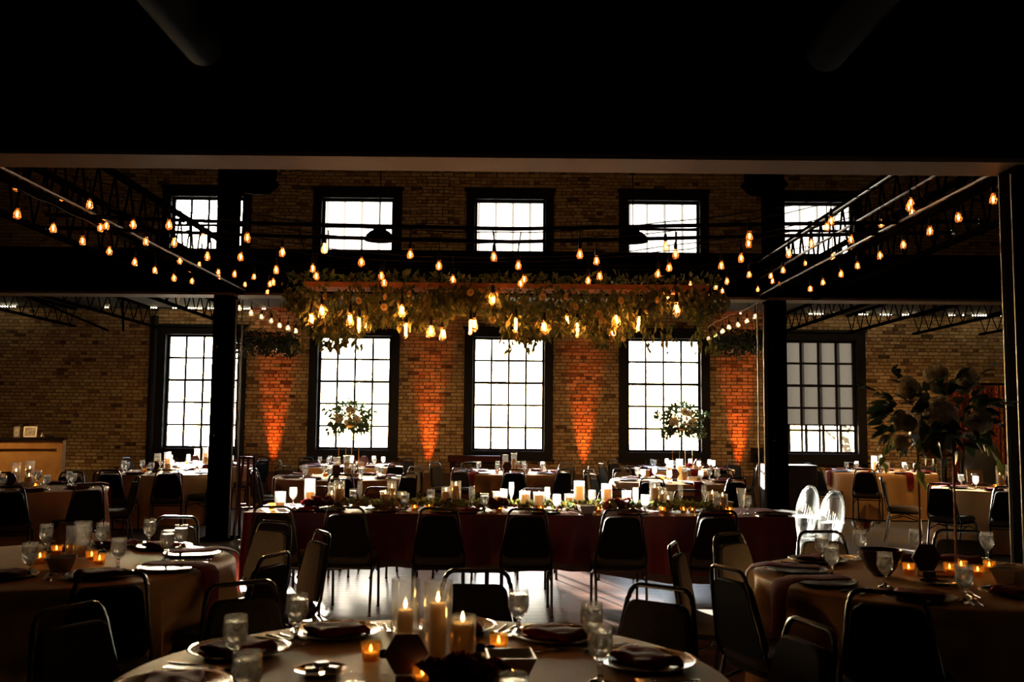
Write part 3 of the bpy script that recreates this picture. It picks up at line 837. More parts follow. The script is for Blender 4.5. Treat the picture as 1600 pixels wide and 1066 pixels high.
VASE = {}
def vase_mesh(r, h):
    k = (r, h)
    if k not in VASE:
        VASE[k] = MB().lathe([(0, .001), (r, .001), (r, h), (r - .003, h), (r - .003, .006), (0, .006)], 22).mesh('cylinder_vase', 'vase_glass', True)
    return VASE[k]
CAN = {}
FLM = MB().lathe([(0, 0), (.004, .005), (.0055, .012), (.003, .024), (0, .034)], 8).mesh('flame', 'flame', True)
WICK = MB().tube([(0, 0, 0), (0, 0, .012)], .001, 4).mesh('wick', 'black_paint')
def candle_mesh(r, h):
    k = (r, h)
    if k not in CAN: CAN[k] = MB().lathe([(0, 0), (r, 0), (r, h - .004), (r - .004, h), (r - .012, h - .006), (0, h - .008)], 20).mesh('pillar_candle', 'wax', True)
    return CAN[k]
def cyl_candle(x, y, where, r, h, rc, hcn, lit=True, z=TZ):
    v = root('cylinder_vase', (x, y, z + .001), 0, vase_mesh(r, h)); ranked(v, 'clear glass candle cylinder', where, 'candle holder', 'glass candle cylinders ' + where)
    c = root('pillar_candle', (x, y, z + .0075), 0, candle_mesh(rc, hcn)); ranked(c, ('lit' if lit else 'unlit') + ' ivory pillar candle', where, 'candle', 'pillar candles ' + where)
    obj('wick', WICK, c, (0, 0, hcn - .008))
    if lit: obj('flame', FLM, c, (0, 0, hcn + .002))
VOT = MB().lathe([(0, .001), (.026, .001), (.033, .06), (.031, .06), (.0245, .006), (0, .006)], 16).mesh('votive_cup', 'votive_glass', True)
VCAN = MB().lathe([(0, 0), (.02, 0), (.021, .02), (0, .02)], 12).mesh('votive_wax', 'wax', True)
def votive(x, y, where, lit=True, z=TZ):
    o = root('votive_holder', (x, y, z + .001), 0, VOT); obj('wax', VCAN, o, (0, 0, .008))
    if lit: obj('flame', FLM, o, (0, 0, .03), scale=(.8, .8, .7))
    return ranked(o, 'amber glass votive candle', where, 'candle', 'votive candles ' + where)
def sq_bowl_mesh():
    m = MB(); a, b, h, t = .045, .072, .072, .006
    def sq(k, z): return [(-k, -k, z), (k, -k, z), (k, k, z), (-k, k, z)]
    vs = sq(a, 0) + sq(b, h) + sq(b - t, h) + sq(a - t, .008)
    fs = [(3, 2, 1, 0)] + [(i * 4 + j, i * 4 + (j + 1) % 4, (i + 1) * 4 + (j + 1) % 4, (i + 1) * 4 + j) for i in range(3) for j in range(4)] + [(12, 13, 14, 15)]
    return m.add(vs, fs).mesh('square_bowl', 'white_ceramic')
SQB = sq_bowl_mesh()
def sq_bowl(x, y, where, rz=.2, z=TZ):
    return ranked(root('square_bowl', (x, y, z + .001), rz, SQB), 'flared square ceramic bowl', where, 'bowl', 'square bowls ' + where)
def hex_mesh():
    m = MB(); ol = [(.088 * math.cos(R(60 * i)), .1 + .1 * math.sin(R(60 * i))) for i in range(6)]
    ol = [(.078 * math.cos(R(60 * i)), .10 + .078 * math.sin(R(60 * i))) for i in range(6)]
    M = Matrix(((1, 0, 0, 0), (0, 0, 1, 0), (0, 1, 0, 0), (0, 0, 0, 1)))
    m.slab(ol, -.006, .006, .001, M)
    m.box(-.035, .035, -.025, .025, .001, .03)
    return m.mesh('hexagon_table_sign', 'hex_wine')
HEX = hex_mesh()
def hex_sign(x, y, where, rz=0, s=1.0):
    o = root('hexagon_table_sign', (x, y, TZ), rz, HEX); o.scale = (s, s, s)
    return ranked(o, 'dark wine hexagon sign', where, 'sign', 'hexagon table signs')

# ---- the three near tables, item by item from the photograph
def on(px, py, z=TZ): return at_height(px, py, z)
w1, w2, w3 = ('on the ' + WH[k] for k in ('T1', 'T2', 'T3'))
def near_setting(k, px, py, w, drape):
    p = on(px, py); tx, ty = T[k]; az = math.atan2(p.y - ty, p.x - tx); r = math.hypot(p.x - tx, p.y - ty)
    if drape: r = .70
    else: r = min(r, .72)
    x, y = tx + r * math.cos(az), ty + r * math.sin(az)
    plate(x, y, w); napkin(x, y, az if drape else az + math.pi / 2 + random.uniform(-.25, .25), w, drape)
    for kd, off in (('fork', -.215), ('fork', -.245), ('knife', .205), ('spoon', .24)):
        a = az + off / r; cutlery(kd, tx + math.cos(a) * r, ty + math.sin(a) * r, a + math.pi / 2, w)
for px, py in ((493, 974), (317, 1012), (268, 1078), (716, 968), (912, 985), (1030, 1037)): near_setting('T1', px, py, w1, False)
for px, py in ((270, 890), (322, 867), (308, 850), (213, 845), (155, 902), (2, 903), (120, 846)): near_setting('T2', px, py, w2, px in (270, 322))
for px, py in ((1243, 873), (1232, 893), (1300, 912), (1435, 937), (1378, 866), (1515, 869), (1590, 930)): near_setting('T3', px, py, w3, px in (1300, 1232))
for (px, py) in ((463, 1003), (366, 1047), (810, 993), (924, 1020), (938, 1066)): p = on(px, py); goblet(p.x, p.y, w1)
for (x, y) in ((-.68, 2.60), (-.37, 2.36), (.012, 2.4)): goblet(x, y, w1)
for (px, py) in ((71, 864), (159, 862), (45, 902), (184, 892), (233, 854), (260, 877), (282, 866)): p = on(px, py); goblet(p.x, p.y, w2)
for (px, py) in ((1284.5, 883), (1299.7, 902), (1344, 874), (1383.6, 918), (1432, 872), (1543, 877), (1508, 943)): p = on(px, py); goblet(p.x, p.y, w3)
# T1 centrepiece
p = on(632, 1030); cyl_candle(p.x, p.y, w1, .047, .255, .026, .15)
p = on(683, 1034); cyl_candle(p.x, p.y, w1, .047, .255, .028, .178)
p = on(722, 1040); cyl_candle(p.x, p.y, w1, .042, .155, .037, .125)
p = on(579, 1034); votive(p.x, p.y, w1)
p = on(779, 1020); votive(p.x, p.y, w1)
p = on(660, 1072); votive(p.x, p.y, w1)
p = on(634, 1068); hex_sign(p.x, p.y, w1, .1, .85)
p = on(797, 1060); sq_bowl(p.x, p.y, w1, .1)
p = on(851, 1020); cutlery('spoon', p.x, p.y, -1.0, w1)
# shakers
def shaker(x, y, where):
    o = root('salt_shaker', (x, y, TZ + .001), 0, MB().lathe([(0, 0), (.017, 0), (.02, .02), (.015, .05), (.013, .055)], 10).mesh('salt_shaker', 'vase_glass', True))
    obj('cap', MB().lathe([(.0145, .053), (.016, .058), (.014, .074), (0, .078)], 10).mesh('cap', 'black_steel', True), o)
    return ranked(o, 'small glass shaker with dark cap', where, 'shaker', 'shakers ' + where)
p = on(751, 1046); shaker(p.x, p.y, w1); p = on(766, 1048); shaker(p.x, p.y, w1)
p = on(600, 1056); shaker(p.x, p.y, w1)
# small dish with three wrapped butter pats
p = on(502, 1053)
o = root('side_dish', (p.x, p.y, TZ + .001), 0, MB().lathe([(0, .002), (.05, .002), (.08, .012), (.08, .015), (.05, .006), (0, .006)], 28).mesh('side_dish', 'silver', True))
tag(o, 'small silver dish holding three butter pats on the front round table', 'dish')
for i, (dx, dy, z_, rz) in enumerate(((-.025, -.01, .0075, .2), (.03, .005, .0075, -.3), (.0, .0, .0215, .5))):
    q = root('butter_pat', (p.x + dx, p.y + dy, TZ + z_ + .001), rz, MB().slab(rrect(.045, .03, .004, 2), 0, .013, .003).mesh('butter_pat', 'white_ceramic'))
    tag(q, ('left butter pat in the small silver dish', 'right butter pat in the small silver dish', 'top butter pat in the small silver dish')[i], 'butter', 'butter pats in the silver dish')
# T2 centrepiece
for (px, py) in ((62, 880), (155, 884), (88, 868), (143, 878)): p = on(px, py); votive(p.x, p.y, w2, True)
p = on(96, 892); sq_bowl(p.x, p.y, w2, .35)
for (px, py, r, h, rc, hh) in ((128, 872, .047, .2, .03, .06), (115, 866, .047, .16, .03, .05)): p = on(px, py); cyl_candle(p.x, p.y, w2, r, h, rc, hh, False)
p = on(103, 862); hex_sign(p.x, p.y, w2, .3)
# T3 centrepiece
for (px, py) in ((1420, 898), (1484, 898), (1502, 893), (1546, 894), (1528, 902)): p = on(px, py); votive(p.x, p.y, w3, True)
p = on(1448, 902); hex_sign(p.x, p.y, w3, .1, 1.0)
p = on(1580, 912); sq_bowl(p.x, p.y, w3, .5)
p = on(1377, 900)
o = root('serving_bowl', (p.x, p.y, TZ + .001), 0, MB().lathe([(0, 0), (.04, 0), (.075, .04), (.105, .1), (.11, .135), (.104, .135), (.098, .1), (.07, .045), (0, .012)], 26).mesh('serving_bowl', 'dark_bowl', True))
tag(o, 'deep dark burgundy bowl on the near right round table', 'bowl')
p = on(1466, 913)
o = root('side_dish', (p.x, p.y, TZ + .001), 0, MB().lathe([(0, .002), (.05, .002), (.085, .012), (.085, .015), (.05, .006), (0, .006)], 28).mesh('side_dish', 'silver', True))
tag(o, 'small silver dish before the hexagon sign on the near right table', 'dish')
p = on(1349, 866)
o = root('pedestal_bowl', (p.x, p.y, TZ + .001), 0, MB().lathe([(0, .001), (.045, .001), (.045, .006), (.01, .014), (.008, .13), (.04, .14), (.06, .165), (.068, .195), (.065, .195), (.055, .168), (.03, .148), (0, .146)], 26).mesh('pedestal_bowl', 'silver', True))
tag(o, 'silver pedestal bowl at the back of the near right table', 'bowl')

# ---- far tables
for k in ('T4', 'T5', 'T6', 'T7', 'T8', 'T9', 'T10', 'T11', 'T12', 'T13'):
    tx, ty = T[k]; w = 'on the ' + WH[k]; a0 = random.uniform(0, .7)
    for i in range(8):
        az = a0 + i * math.pi / 4
        setting(tx, ty, az, w, .70, random.random() < .6)
    if k not in ('T7', 'T10'):
        for (dx, dy, r, h, rc, hh) in ((-.09, .05, .05, .28, .036, .17), (.05, .08, .05, .3, .036, .2), (.1, -.03, .045, .17, .036, .12)):
            cyl_candle(tx + dx, ty + dy, w, r, h, rc, hh, k in ('T4', 'T12'))
        hex_sign(tx - .06, ty - .14, w, random.uniform(-.3, .3))
    else:
        hex_sign(tx + .25, ty - .2, w, random.uniform(-.3, .3), 1.1)
    votive(tx - .22, ty - .1, w, k in ('T4', 'T12')); votive(tx + .22, ty - .12, w, k in ('T4', 'T12'))
    sq_bowl(tx + .2, ty - .32, w, random.uniform(0, 1))
# framed sign on the table before the sequin curtain
p = at_height(1524, 757, TZ)
o = thing('framed_sign', 'gold framed cream sign standing on the table before the sequin curtain', 'sign', (p.x, p.y, TZ + .002), -.15)
o.rotation_euler = (R(-8), 0, -.15)
fm = MB()
for b in ((-.105, -.08, 0, .2), (.08, .105, 0, .2), (-.105, .105, 0, .025), (-.105, .105, .175, .2)): fm.box(b[0], b[1], -.01, .01, b[2], b[3])
obj('frame', fm.mesh('frame', 'gold_matte'), o); obj('card', MB().box(-.08, .08, -.004, .004, .025, .175).mesh('card', 'white_ceramic'), o)
# ------------------------------------------------------------------ plants and flowers
def leaf_verts(p, d, n, L, W):
    d = d.normalized(); s = d.cross(n)
    if s.length < 1e-4: s = d.cross(Vector((1, 0, 0)))
    s.normalize(); u = s.cross(d)
    return [p, p + d * L * .5 + s * W + u * W * .35, p + d * L, p + d * L * .5 - s * W + u * W * .35]
def leaves(mb, n, sample, L, W, tone):
    for _ in range(n):
        p, d = sample()
        nn = Vector((random.uniform(-1, 1), random.uniform(-1, 1), random.uniform(-.2, 1)))
        k = random.uniform(.6, 1.3)
        v = leaf_verts(p, d, nn, L * k, W * k)
        t = min(1, max(0, random.gauss(*tone)))
        mb.add(v, [(0, 1, 2), (0, 2, 3)], t)
    return mb
def rose_mesh(name, r, material, rings=4):
    m = MB()
    for k in range(rings):
        n = 4 + k; rr = r * (.25 + .75 * k / (rings - 1)); up = r * (.75 - .6 * k / (rings - 1))
        for j in range(n):
            a0 = 2 * math.pi * (j + k * .4) / n; w = 2 * math.pi / n * .62
            def P(a, q, z): return (rr * q * math.cos(a), rr * q * math.sin(a), z)
            vs = [P(a0 - w * .5, .35, -r * .3), P(a0 + w * .5, .35, -r * .3), P(a0 + w, .95, up * .6), P(a0 + w * .45, 1.05, up), P(a0 - w * .45, 1.05, up), P(a0 - w, .95, up * .6)]
            m.add(vs, [(0, 1, 2, 5), (5, 2, 3, 4)], random.uniform(.2, .9))
    m.lathe([(0, -r * .35), (r * .45, -r * .25), (r * .4, r * .2), (0, r * .45)], 8, tone=.3)
    return m.mesh(name, material)
def hydrangea_mesh(name, r, material, n=170):
    m = MB().lathe([(0, -r * .7), (r * .6, -r * .45), (r * .8, 0), (r * .6, r * .5), (0, r * .75)], 10, tone=.1)
    for i in range(n):
        z = 1 - 1.75 * (i + .5) / n; a = i * 2.39996; q = math.sqrt(max(0, 1 - z * z))
        d = Vector((q * math.cos(a), q * math.sin(a), z)); t = random.uniform(.2, 1); rr = r * random.uniform(.85, 1.02)
        u = d.orthogonal().normalized(); v = d.cross(u); s = r * .17; b = random.uniform(0, 1.5)
        for k in range(4):
            c = math.cos(b + k * math.pi / 2); sn = math.sin(b + k * math.pi / 2)
            e = u * c + v * sn; f = u * -sn + v * c
            P0 = d * rr
            m.add([P0, P0 + e * s * .6 + f * s * .45, P0 + e * s * 1.05 + d * s * .2, P0 + e * s * .6 - f * s * .45], [(0, 1, 2, 3)], t)
    return m.mesh(name, material)
ROSE_GOLD = rose_mesh('rose', .05, 'gold_petals'); ROSE_WINE = rose_mesh('dahlia', .06, 'wine_petals', 5); ROSE_CREAM = rose_mesh('rose', .05, 'cream_petals')
HYD = hydrangea_mesh('hydrangea_head', .1, 'cream_petals')
def rdir(): 
    while True:
        v = Vector((random.uniform(-1, 1), random.uniform(-1, 1), random.uniform(-1, 1)))
        if .05 < v.length < 1: return v.normalized()

# tall bouquets on gold stands
def bouquet_stand(x, y, label, half=.085, h=.62):
    t = thing('flower_stand', label, 'stand', (x, y, TZ + .001), -math.atan2(x, y) + (.0 if half < .1 else .5))
    gm = 'bronze' if half < .1 else 'gold'
    for i, (sx, sy) in enumerate(((-1, -1), (1, -1), (1, 1), (-1, 1))):
        obj('leg', MB().tube([(0, 0, 0), (0, 0, h)], .0055, 6).mesh('leg', gm, True), t, (sx * half, sy * half, 0))
    m = MB()
    for z in (.004, h):
        m.tube([(-half, -half, z), (half, -half, z), (half, half, z), (-half, half, z), (-half, -half, z)], .005, 5)
    obj('hoop', m.mesh('hoop', gm), t)
    obj('flower_cup', MB().lathe([(0, h - .02), (half * .9, h - .015), (half * 1.05, h + .05), (half * .95, h + .05), (0, h)], 16).mesh('flower_cup', gm, True), t)
    return t
LEAF = {}
def leaf_mesh(q):
    if q not in LEAF:
        m = MB(); L, W = .085, .024; vs = []; n = 6
        for i in range(n + 1):
            u = i / n; w = W * math.sin(math.pi * u ** .8) ** .9 if 0 < i < n else 0
            bend = -.02 * u * u
            vs += [(u * L, -w, bend + w * .35), (u * L, 0, bend), (u * L, w, bend + w * .35)]
        fs = []
        for i in range(n):
            a = i * 3
            fs += [(a, a + 3, a + 4, a + 1), (a + 1, a + 4, a + 5, a + 2)]
        m.add(vs, fs, q); LEAF[q] = m.mesh('leaf', 'leaf_green', True)
    return LEAF[q]
def aim(d, roll=0.0):
    return (Matrix.Rotation(0, 3, 'X') @ d.to_track_quat('X', 'Z').to_matrix() @ Matrix.Rotation(roll, 3, 'X')).to_euler()
X3, Y3 = 2.24, 5.18
bouquet_stand(X3, Y3, 'thin gold four-legged flower stand on the near right round table')
fl = thing('flower_arrangement', 'large cream hydrangea and eucalyptus arrangement on the near right gold stand', 'flowers', (X3, Y3, TZ + .68))
def at3(px, py, dy=0.0): return at_depth(px, py, Y3 + dy) - Vector((X3, Y3, TZ + .68))
for (px, py, s, dy) in ((1472, 646, 1.12, -.2), (1412, 655, .55, -.12), (1418, 606, .75, -.1), (1462, 585, .8, 0), (1513, 590, .8, 0), (1530, 658, .85, -.12), (1408, 690, .5, -.1)):
    obj('hydrangea_head', HYD, fl, at3(px, py, dy), (random.uniform(0, 6), random.uniform(-.4, .4), random.uniform(0, 6)), (s * .8,) * 3)
for (px, py, s, dy) in ((1458, 605, .8, -.12), (1508, 603, .9, -.1), (1532, 632, .7, -.15), (1400, 662, .8, -.15), (1418, 662, .9, -.2), (1535, 642, .7, -.15)):
    obj('rose', ROSE_CREAM, fl, at3(px, py, dy), (R(80), random.uniform(-.4, .4), random.uniform(0, 3)), (s,) * 3)
for i in range(190):
    d = rdir(); d.z = d.z * .8 + .05
    c = Vector((d.x * .27, d.y * .25, .12 + d.z * .2))
    q = (random.choice((.05, .1, .2, .3, .4)))
    obj('leaf', leaf_mesh(q), fl, c, aim((d + rdir() * .7).normalized(), random.uniform(-1, 1)), (random.uniform(.7, 1.3),) * 3)
for (x0, z0, n, q) in ((-.29, -.02, 9, .95), (.33, -.02, 8, .85), (-.12, -.08, 6, .9), (-.36, .28, 7, .2), (-.2, .36, 8, .15), (.28, .38, 8, .1), (.12, .34, 6, .2), (.36, .2, 6, .1)):
    base = Vector((x0 * .6, random.uniform(-.1, .05), .12 + z0 * .4))
    tip = Vector((x0 * 1.05, base.y - .05, z0 - (.1 if q > .5 else -.02)))
    obj('stem', MB().tube([base, base.lerp(tip, .5) + Vector((0, 0, .03)), tip], .002, 4).mesh('stem', 'trunk'), fl)
    for i in range(n):
        u = (i + 1) / n; p_ = base.lerp(tip, u)
        d = ((tip - base).normalized() + Vector((random.uniform(-.8, .8), random.uniform(-.6, .6), random.uniform(-.5, .4)))).normalized()
        obj('leaf', leaf_mesh(q), fl, p_, aim(d, random.uniform(-.6, .6)), (random.uniform(.6, .95),) * 3)
obj('foam_core', MB().lathe([(0, -.05), (.08, -.04), (.13, .05), (.11, .15), (0, .2)], 12).mesh('foam_core', 'leaf_green'), fl)
for k, lab in (('T7', 'left'), ('T10', 'right')):
    tx, ty = T[k]
    if k == 'T7': pp = at_depth(546, 660, ty); sx = pp.x
    else: pp = at_depth(1066, 660, ty); sx = pp.x
    bouquet_stand(sx, ty, 'thin gold flower stand on the %s bouquet table at the wall' % lab, .13, .7)
    f2 = thing('flower_arrangement', 'round cream flower and greenery bouquet on the %s gold stand at the wall' % lab, 'flowers', (sx, ty, TZ + .75))
    for (dx, dz, s) in ((-.17, .1, 1.0), (.16, .09, .95), (.02, .26, .85), (.03, .07, .6)):
        obj('hydrangea_head', HYD, f2, (dx, -.14, dz), (random.uniform(0, 6), 0, random.uniform(0, 6)), (s * .95,) * 3)
    for (dx, dz) in ((.03, .15), (-.02, .03), (.1, .22)):
        obj('rose', ROSE_CREAM, f2, (dx, -.24, dz), (R(80), 0, random.uniform(0, 3)), (1.0,) * 3)
    def smp():
        d = rdir(); r = random.uniform(.6, 1.15)
        p_ = Vector((d.x * .3 * r, d.y * .26 * r, .14 + d.z * .25 * r))
        if random.random() < .25: p_ = Vector((math.copysign(random.uniform(.15, .36), d.x), d.y * .2, random.uniform(-.17, .02)))
        if random.random() < .08: p_ = Vector((math.copysign(random.uniform(.3, .46), d.x), d.y * .2, random.uniform(.15, .3)))
        return p_, (d + Vector((0, 0, -.5)) + rdir() * .5)
    obj('foliage', leaves(MB(), 900, smp, .085, .024, (.35, .2)).mesh('foliage', 'dark_greenery'), f2)['kind'] = 'stuff'
    for i, (dx, dy, s, mt) in enumerate(((.1, -.16, 1.5, ROSE_WINE), (-.16, -.16, 1.2, ROSE_CREAM), (.3, -.1, 1.2, ROSE_CREAM), (-.02, -.2, 1.0, ROSE_CREAM))):
        o = root('flower_bloom', (sx + dx, ty + dy, TZ + .035 * s), 0, mt); o.scale = (s,) * 3
        ranked(o, 'wine dahlia bloom' if mt is ROSE_WINE else 'cream rose bloom', 'under the %s wall bouquet' % lab, 'flower', 'blooms lying under the wall bouquets')

# ------------------------------------------------------------------ head table dressing
wh = 'on the head table'
YC = (HY0 + HY1) / 2
def hx(px, Y): return at_depth(px, 780, Y).x
for (px, w_, h, hc_, Y) in ((438, .1, .15, .05, 8.75), (484, .1, .26, .14, 8.85), (518, .075, .22, .1, 9.0), (530, .1, .25, .17, 8.8), (602, .1, .16, .13, 8.75), (612, .09, .24, .17, 8.95),
                            (628, .09, .15, .1, 8.9), (697, .09, .2, .15, 8.85), (712, .1, .25, .2, 8.9), (777, .085, .15, .1, 9.0), (820, .1, .17, .14, 8.8), (842, .1, .17, .14, 8.7),
                            (889, .09, .14, .1, 8.95), (905, .1, .26, .21, 8.9), (948, .1, .24, .19, 8.85), (979, .09, .17, .1, 9.0), (1023, .1, .27, .2, 8.85), (1035, .085, .2, .13, 9.05),
                            (1113, .1, .18, .15, 8.85), (1129, .09, .17, .14, 8.7), (1044, .08, .18, .1, 8.8)):
    cyl_candle(hx(px, Y), Y, wh, w_ / 2, h, w_ / 2 - .012, hc_, True)
for (px, Y) in ((458, 9.1), (552, 9.0), (633, 8.52), (673, 9.0), (757, 8.52), (787, 9.15), (870, 8.52), (925, 9.12), (1008, 8.55), (1120, 8.58), (1167, 8.6)): goblet(hx(px, Y), Y, wh)
for (px, Y) in ((562, 9.15), (737, 8.55), (799, 9.18), (855, 8.53), (993, 8.55), (1063, 9.1), (1100, 9.0)): flute(hx(px, Y), Y, wh)
o = root('hurricane_glass', (hx(1158, 8.56), 8.56, TZ + .001), 0, MB().lathe([(0, .001), (.036, .001), (.03, .006), (.01, .014), (.009, .05), (.02, .07), (.03, .14), (.043, .23), (.041, .23), (.028, .14), (.016, .072), (0, .066)], 18).mesh('hurricane_glass', 'glass', True))
tag(o, 'tall faceted footed glass near the right end of the head table', 'glass')
for (px, Y) in ((425, 8.6), (648, 8.62), (671, 8.66), (780, 8.62), (845, 8.6), (935, 8.6), (1035, 8.6), (1068, 8.64), (1082, 8.66), (1140, 8.65)): votive(hx(px, Y), Y, wh, True)
for (px, py) in ((478, 796), (515, 792), (600, 797), (727, 797), (700, 797), (850, 796), (985, 799), (1115, 799), (1210, 799)):
    x = hx(px, 8.55); plate(x, 8.55, wh)
for px in (478, 727, 985, 1115): napkin(hx(px, 8.55), 8.55, random.uniform(0, 3), wh, False)
for px in (495, 620, 655, 745, 765, 905, 1000, 1085, 1180): cutlery(random.choice(('fork', 'knife')), hx(px, 8.47), 8.47, random.uniform(-.1, .1), wh)
sq_bowl(hx(916, 8.53), 8.53, wh, .15); sq_bowl(hx(1130, 9.1), 9.1, wh, .3)
def mini_bloom(px, Y, n, lab):
    t = thing('flower_cluster', lab, 'flowers', (hx(px, Y), Y, TZ + .001))
    for i in range(n):
        a = i * 2.4; q = .055 * math.sqrt(i)
        obj('dahlia', ROSE_WINE, t, (q * math.cos(a), q * math.sin(a) * .7, .055 + .02 * (i % 2)), (R(random.uniform(0, 60)), 0, a), (1.05,) * 3)
mini_bloom(501, 8.62, 5, 'burgundy dahlia cluster at the left end of the head table')
mini_bloom(776, 8.6, 4, 'burgundy dahlia cluster near the middle of the head table')
mini_bloom(972, 8.75, 5, 'burgundy dahlia cluster on the right half of the head table')
gl = thing('table_garland', 'leafy green garland running down the middle of the head table', 'garland', (0, YC, TZ + .001))
def gsm():
    u = random.random(); x = HX0 + .55 + u * (HX1 - HX0 - 1.1)
    d = rdir(); d.z = abs(d.z) * .7
    return Vector((x, random.gauss(-.02, .1), random.uniform(.012, .07))), d
obj('foliage', leaves(MB(), 1500, gsm, .06, .018, (.5, .22)).mesh('foliage', 'greenery'), gl)['kind'] = 'stuff'
for i in range(9):
    obj('rose', ROSE_CREAM, gl, (hx(560 + i * 62, YC), random.uniform(-.1, .05), .045), (R(50), 0, i), (.8,) * 3)

# burgundy dahlias low on the front round table
p = on(722, 1092)
t = thing('flower_bowl', 'low dark bowl of burgundy dahlias on the front round table', 'flowers', (p.x, p.y, TZ + .001))
obj('bowl', MB().lathe([(0, 0), (.05, 0), (.085, .03), (.095, .06), (.09, .06), (.08, .035), (0, .01)], 24).mesh('bowl', 'dark_bowl', True), t)
for i in range(11):
    a = i * 2.4; q = .034 * math.sqrt(i)
    obj('dahlia', ROSE_WINE, t, (q * math.cos(a), q * math.sin(a), .095 - .25 * q), (R(20) * q * 10, 0, a), (.75,) * 3)
for i in range(8):
    a = i * .785; obj('leaf', leaf_mesh(.05), t, (.07 * math.cos(a), .07 * math.sin(a), .065), (0, .1, a), (.6,) * 3)

# ------------------------------------------------------------------ greenery chandelier over the head table
CY_, = (8.75,)
cl, cr_ = at_depth(455, 470, CY_), at_depth(1120, 470, CY_)
ctop = at_depth(800, 447, CY_).z
ch = thing('greenery_chandelier', 'long hanging plank wrapped in greenery and filament bulbs above the head table', 'chandelier', (0, CY_, ctop))
obj('plank', MB().box(cl.x + .15, cr_.x - .1, -.16, .16, -.045, 0).mesh('plank', 'plank_wood'), ch)
ROD_Z = 3.1
for px in (502, 790, 1062):
    x = at_depth(px, 445, CY_).x
    for dx in (-.05, .06):
        obj('rope', MB().tube([(x + dx, (-.1 if dx < 0 else .1), 0), (x + dx * 2.2, -.42 if dx > 0 else -.5, ROD_Z - ctop + .08)], .006, 5).mesh('rope', 'black_steel'), ch)
def csm():
    r_ = random.random()
    x = random.uniform(cl.x, cr_.x)
    edge = min(1, min(x - cl.x, cr_.x - x) / .35)
    a = random.uniform(0, 2 * math.pi)
    depth = (.26 + .09 * math.sin(x * 3.1) + .07 * math.sin(x * 7.3 + 1)) * (0.55 + .45 * edge)
    if r_ < .12:
        p_ = Vector((x, random.uniform(-.2, .2), random.uniform(-.02, .08))); d = rdir(); d.z = abs(d.z)
    else:
        z = -depth * random.random() ** .8 * 1.35; y = (.32 * (1 - .35 * abs(z) / .4)) * math.cos(a)
        p_ = Vector((x + random.gauss(0, .03), y, z - .02)); d = Vector((random.uniform(-.7, .7), random.uniform(-.7, .7), -random.uniform(.2, 1.2)))
    return p_, d
obj('foliage', leaves(MB(), 7000, csm, .072, .019, (.42, .24)).mesh('foliage', 'greenery'), ch)['kind'] = 'stuff'
for px, n in ((528, 7), (560, 5), (795, 8), (830, 6), (1010, 7), (1090, 9), (1110, 9), (470, 8), (1040, 6)):
    x = at_depth(px, 500, CY_).x; m_ = MB()
    def vs_():
        u = random.random(); return Vector((x + random.gauss(0, .04), random.uniform(-.15, .15), -.3 - u * .28)), Vector((random.uniform(-.5, .5), random.uniform(-.4, .4), -1))
    leaves(m_, 22, vs_, .08, .018, (.5, .25))
    m_.tube([(x, 0, -.1), (x + .02, 0, -.55)], .003, 4)
    obj('trailing_vine', m_.mesh('trailing_vine', 'greenery'), ch)['kind'] = 'stuff'
for (px, py) in ((508, 463), (602, 464), (640, 459), (735, 457), (848, 464), (885, 463), (899, 480), (936, 491), (940, 501), (1028, 469), (1063, 488), (600, 480), (770, 500), (560, 470), (970, 470)):
    q = at_depth(px, py, CY_ - .33) - Vector((0, CY_, ctop)); obj('rose', ROSE_GOLD, ch, q, (R(80), 0, px), (.62,) * 3)
SOCK = MB().lathe([(0, .075), (.006, .075), (.013, .06), (.016, .03), (.015, 0), (0, 0)], 10).mesh('socket', 'black_paint', True)
EB = {'tube': MB().lathe([(.013, .0), (.015, -.02), (.015, -.13), (.010, -.143), (0, -.147)], 12).mesh('bulb', 'bulb_glass', True),
      'globe': MB().lathe([(.013, .0), (.015, -.018), (.036, -.05), (.042, -.075), (.034, -.105), (.015, -.118), (0, -.12)], 14).mesh('bulb', 'bulb_glass', True),
      'pear': MB().lathe([(.013, .0), (.016, -.02), (.024, -.06), (.033, -.09), (.03, -.115), (.015, -.13), (0, -.132)], 14).mesh('bulb', 'bulb_glass', True)}
FIL = {'tube': MB().tube([(0, 0, -.015), (0, 0, -.12)], .0032, 5).mesh('filament', 'edison_filament'),
       'globe': MB().tube([(0, 0, -.02), (-.012, 0, -.08), (0, 0, -.05), (.012, 0, -.08), (0, 0, -.02)], .0018, 4).mesh('filament', 'edison_filament'),
       'pear': MB().tube([(-.009, 0, -.03), (-.005, 0, -.09), (.005, 0, -.03), (.009, 0, -.09)], .0019, 4).mesh('filament', 'edison_filament')}
for (px, py, ty_, dy) in ((487, 500, 'pear', -.25), (503, 488, 'pear', -.3), (547, 501, 'pear', -.28), (561, 508, 'tube', -.32), (573, 510, 'globe', -.1), (628, 487, 'pear', -.34), (634, 516, 'tube', -.2), (673, 520, 'globe', -.25),
                          (692, 523, 'pear', .1), (735, 511, 'tube', -.25), (741, 508, 'pear', 0), (806, 508, 'tube', -.25), (850, 513, 'pear', -.25), (886, 503, 'globe', -.1), (902, 515, 'tube', -.2), (963, 503, 'globe', -.2),
                          (958, 521, 'pear', -.05), (999, 507, 'tube', -.3), (1057, 484, 'pear', -.34), (770, 470, 'pear', -.28), (1045, 470, 'pear', .1)):
    q = at_depth(px, py, CY_ + dy) - Vector((0, CY_, ctop)) + Vector((0, 0, .07))
    b = obj('bulb', EB[ty_], ch, q, (0, R(8) if px == 999 else 0, 0)); obj('filament', FIL[ty_], b); obj('socket', SOCK, b)
    obj('cord', MB().tube([(q.x, q.y, q.z + .07), (q.x, q.y * .6, min(-.02, q.z + .25))], .003, 4).mesh('cord', 'black_paint'), ch)

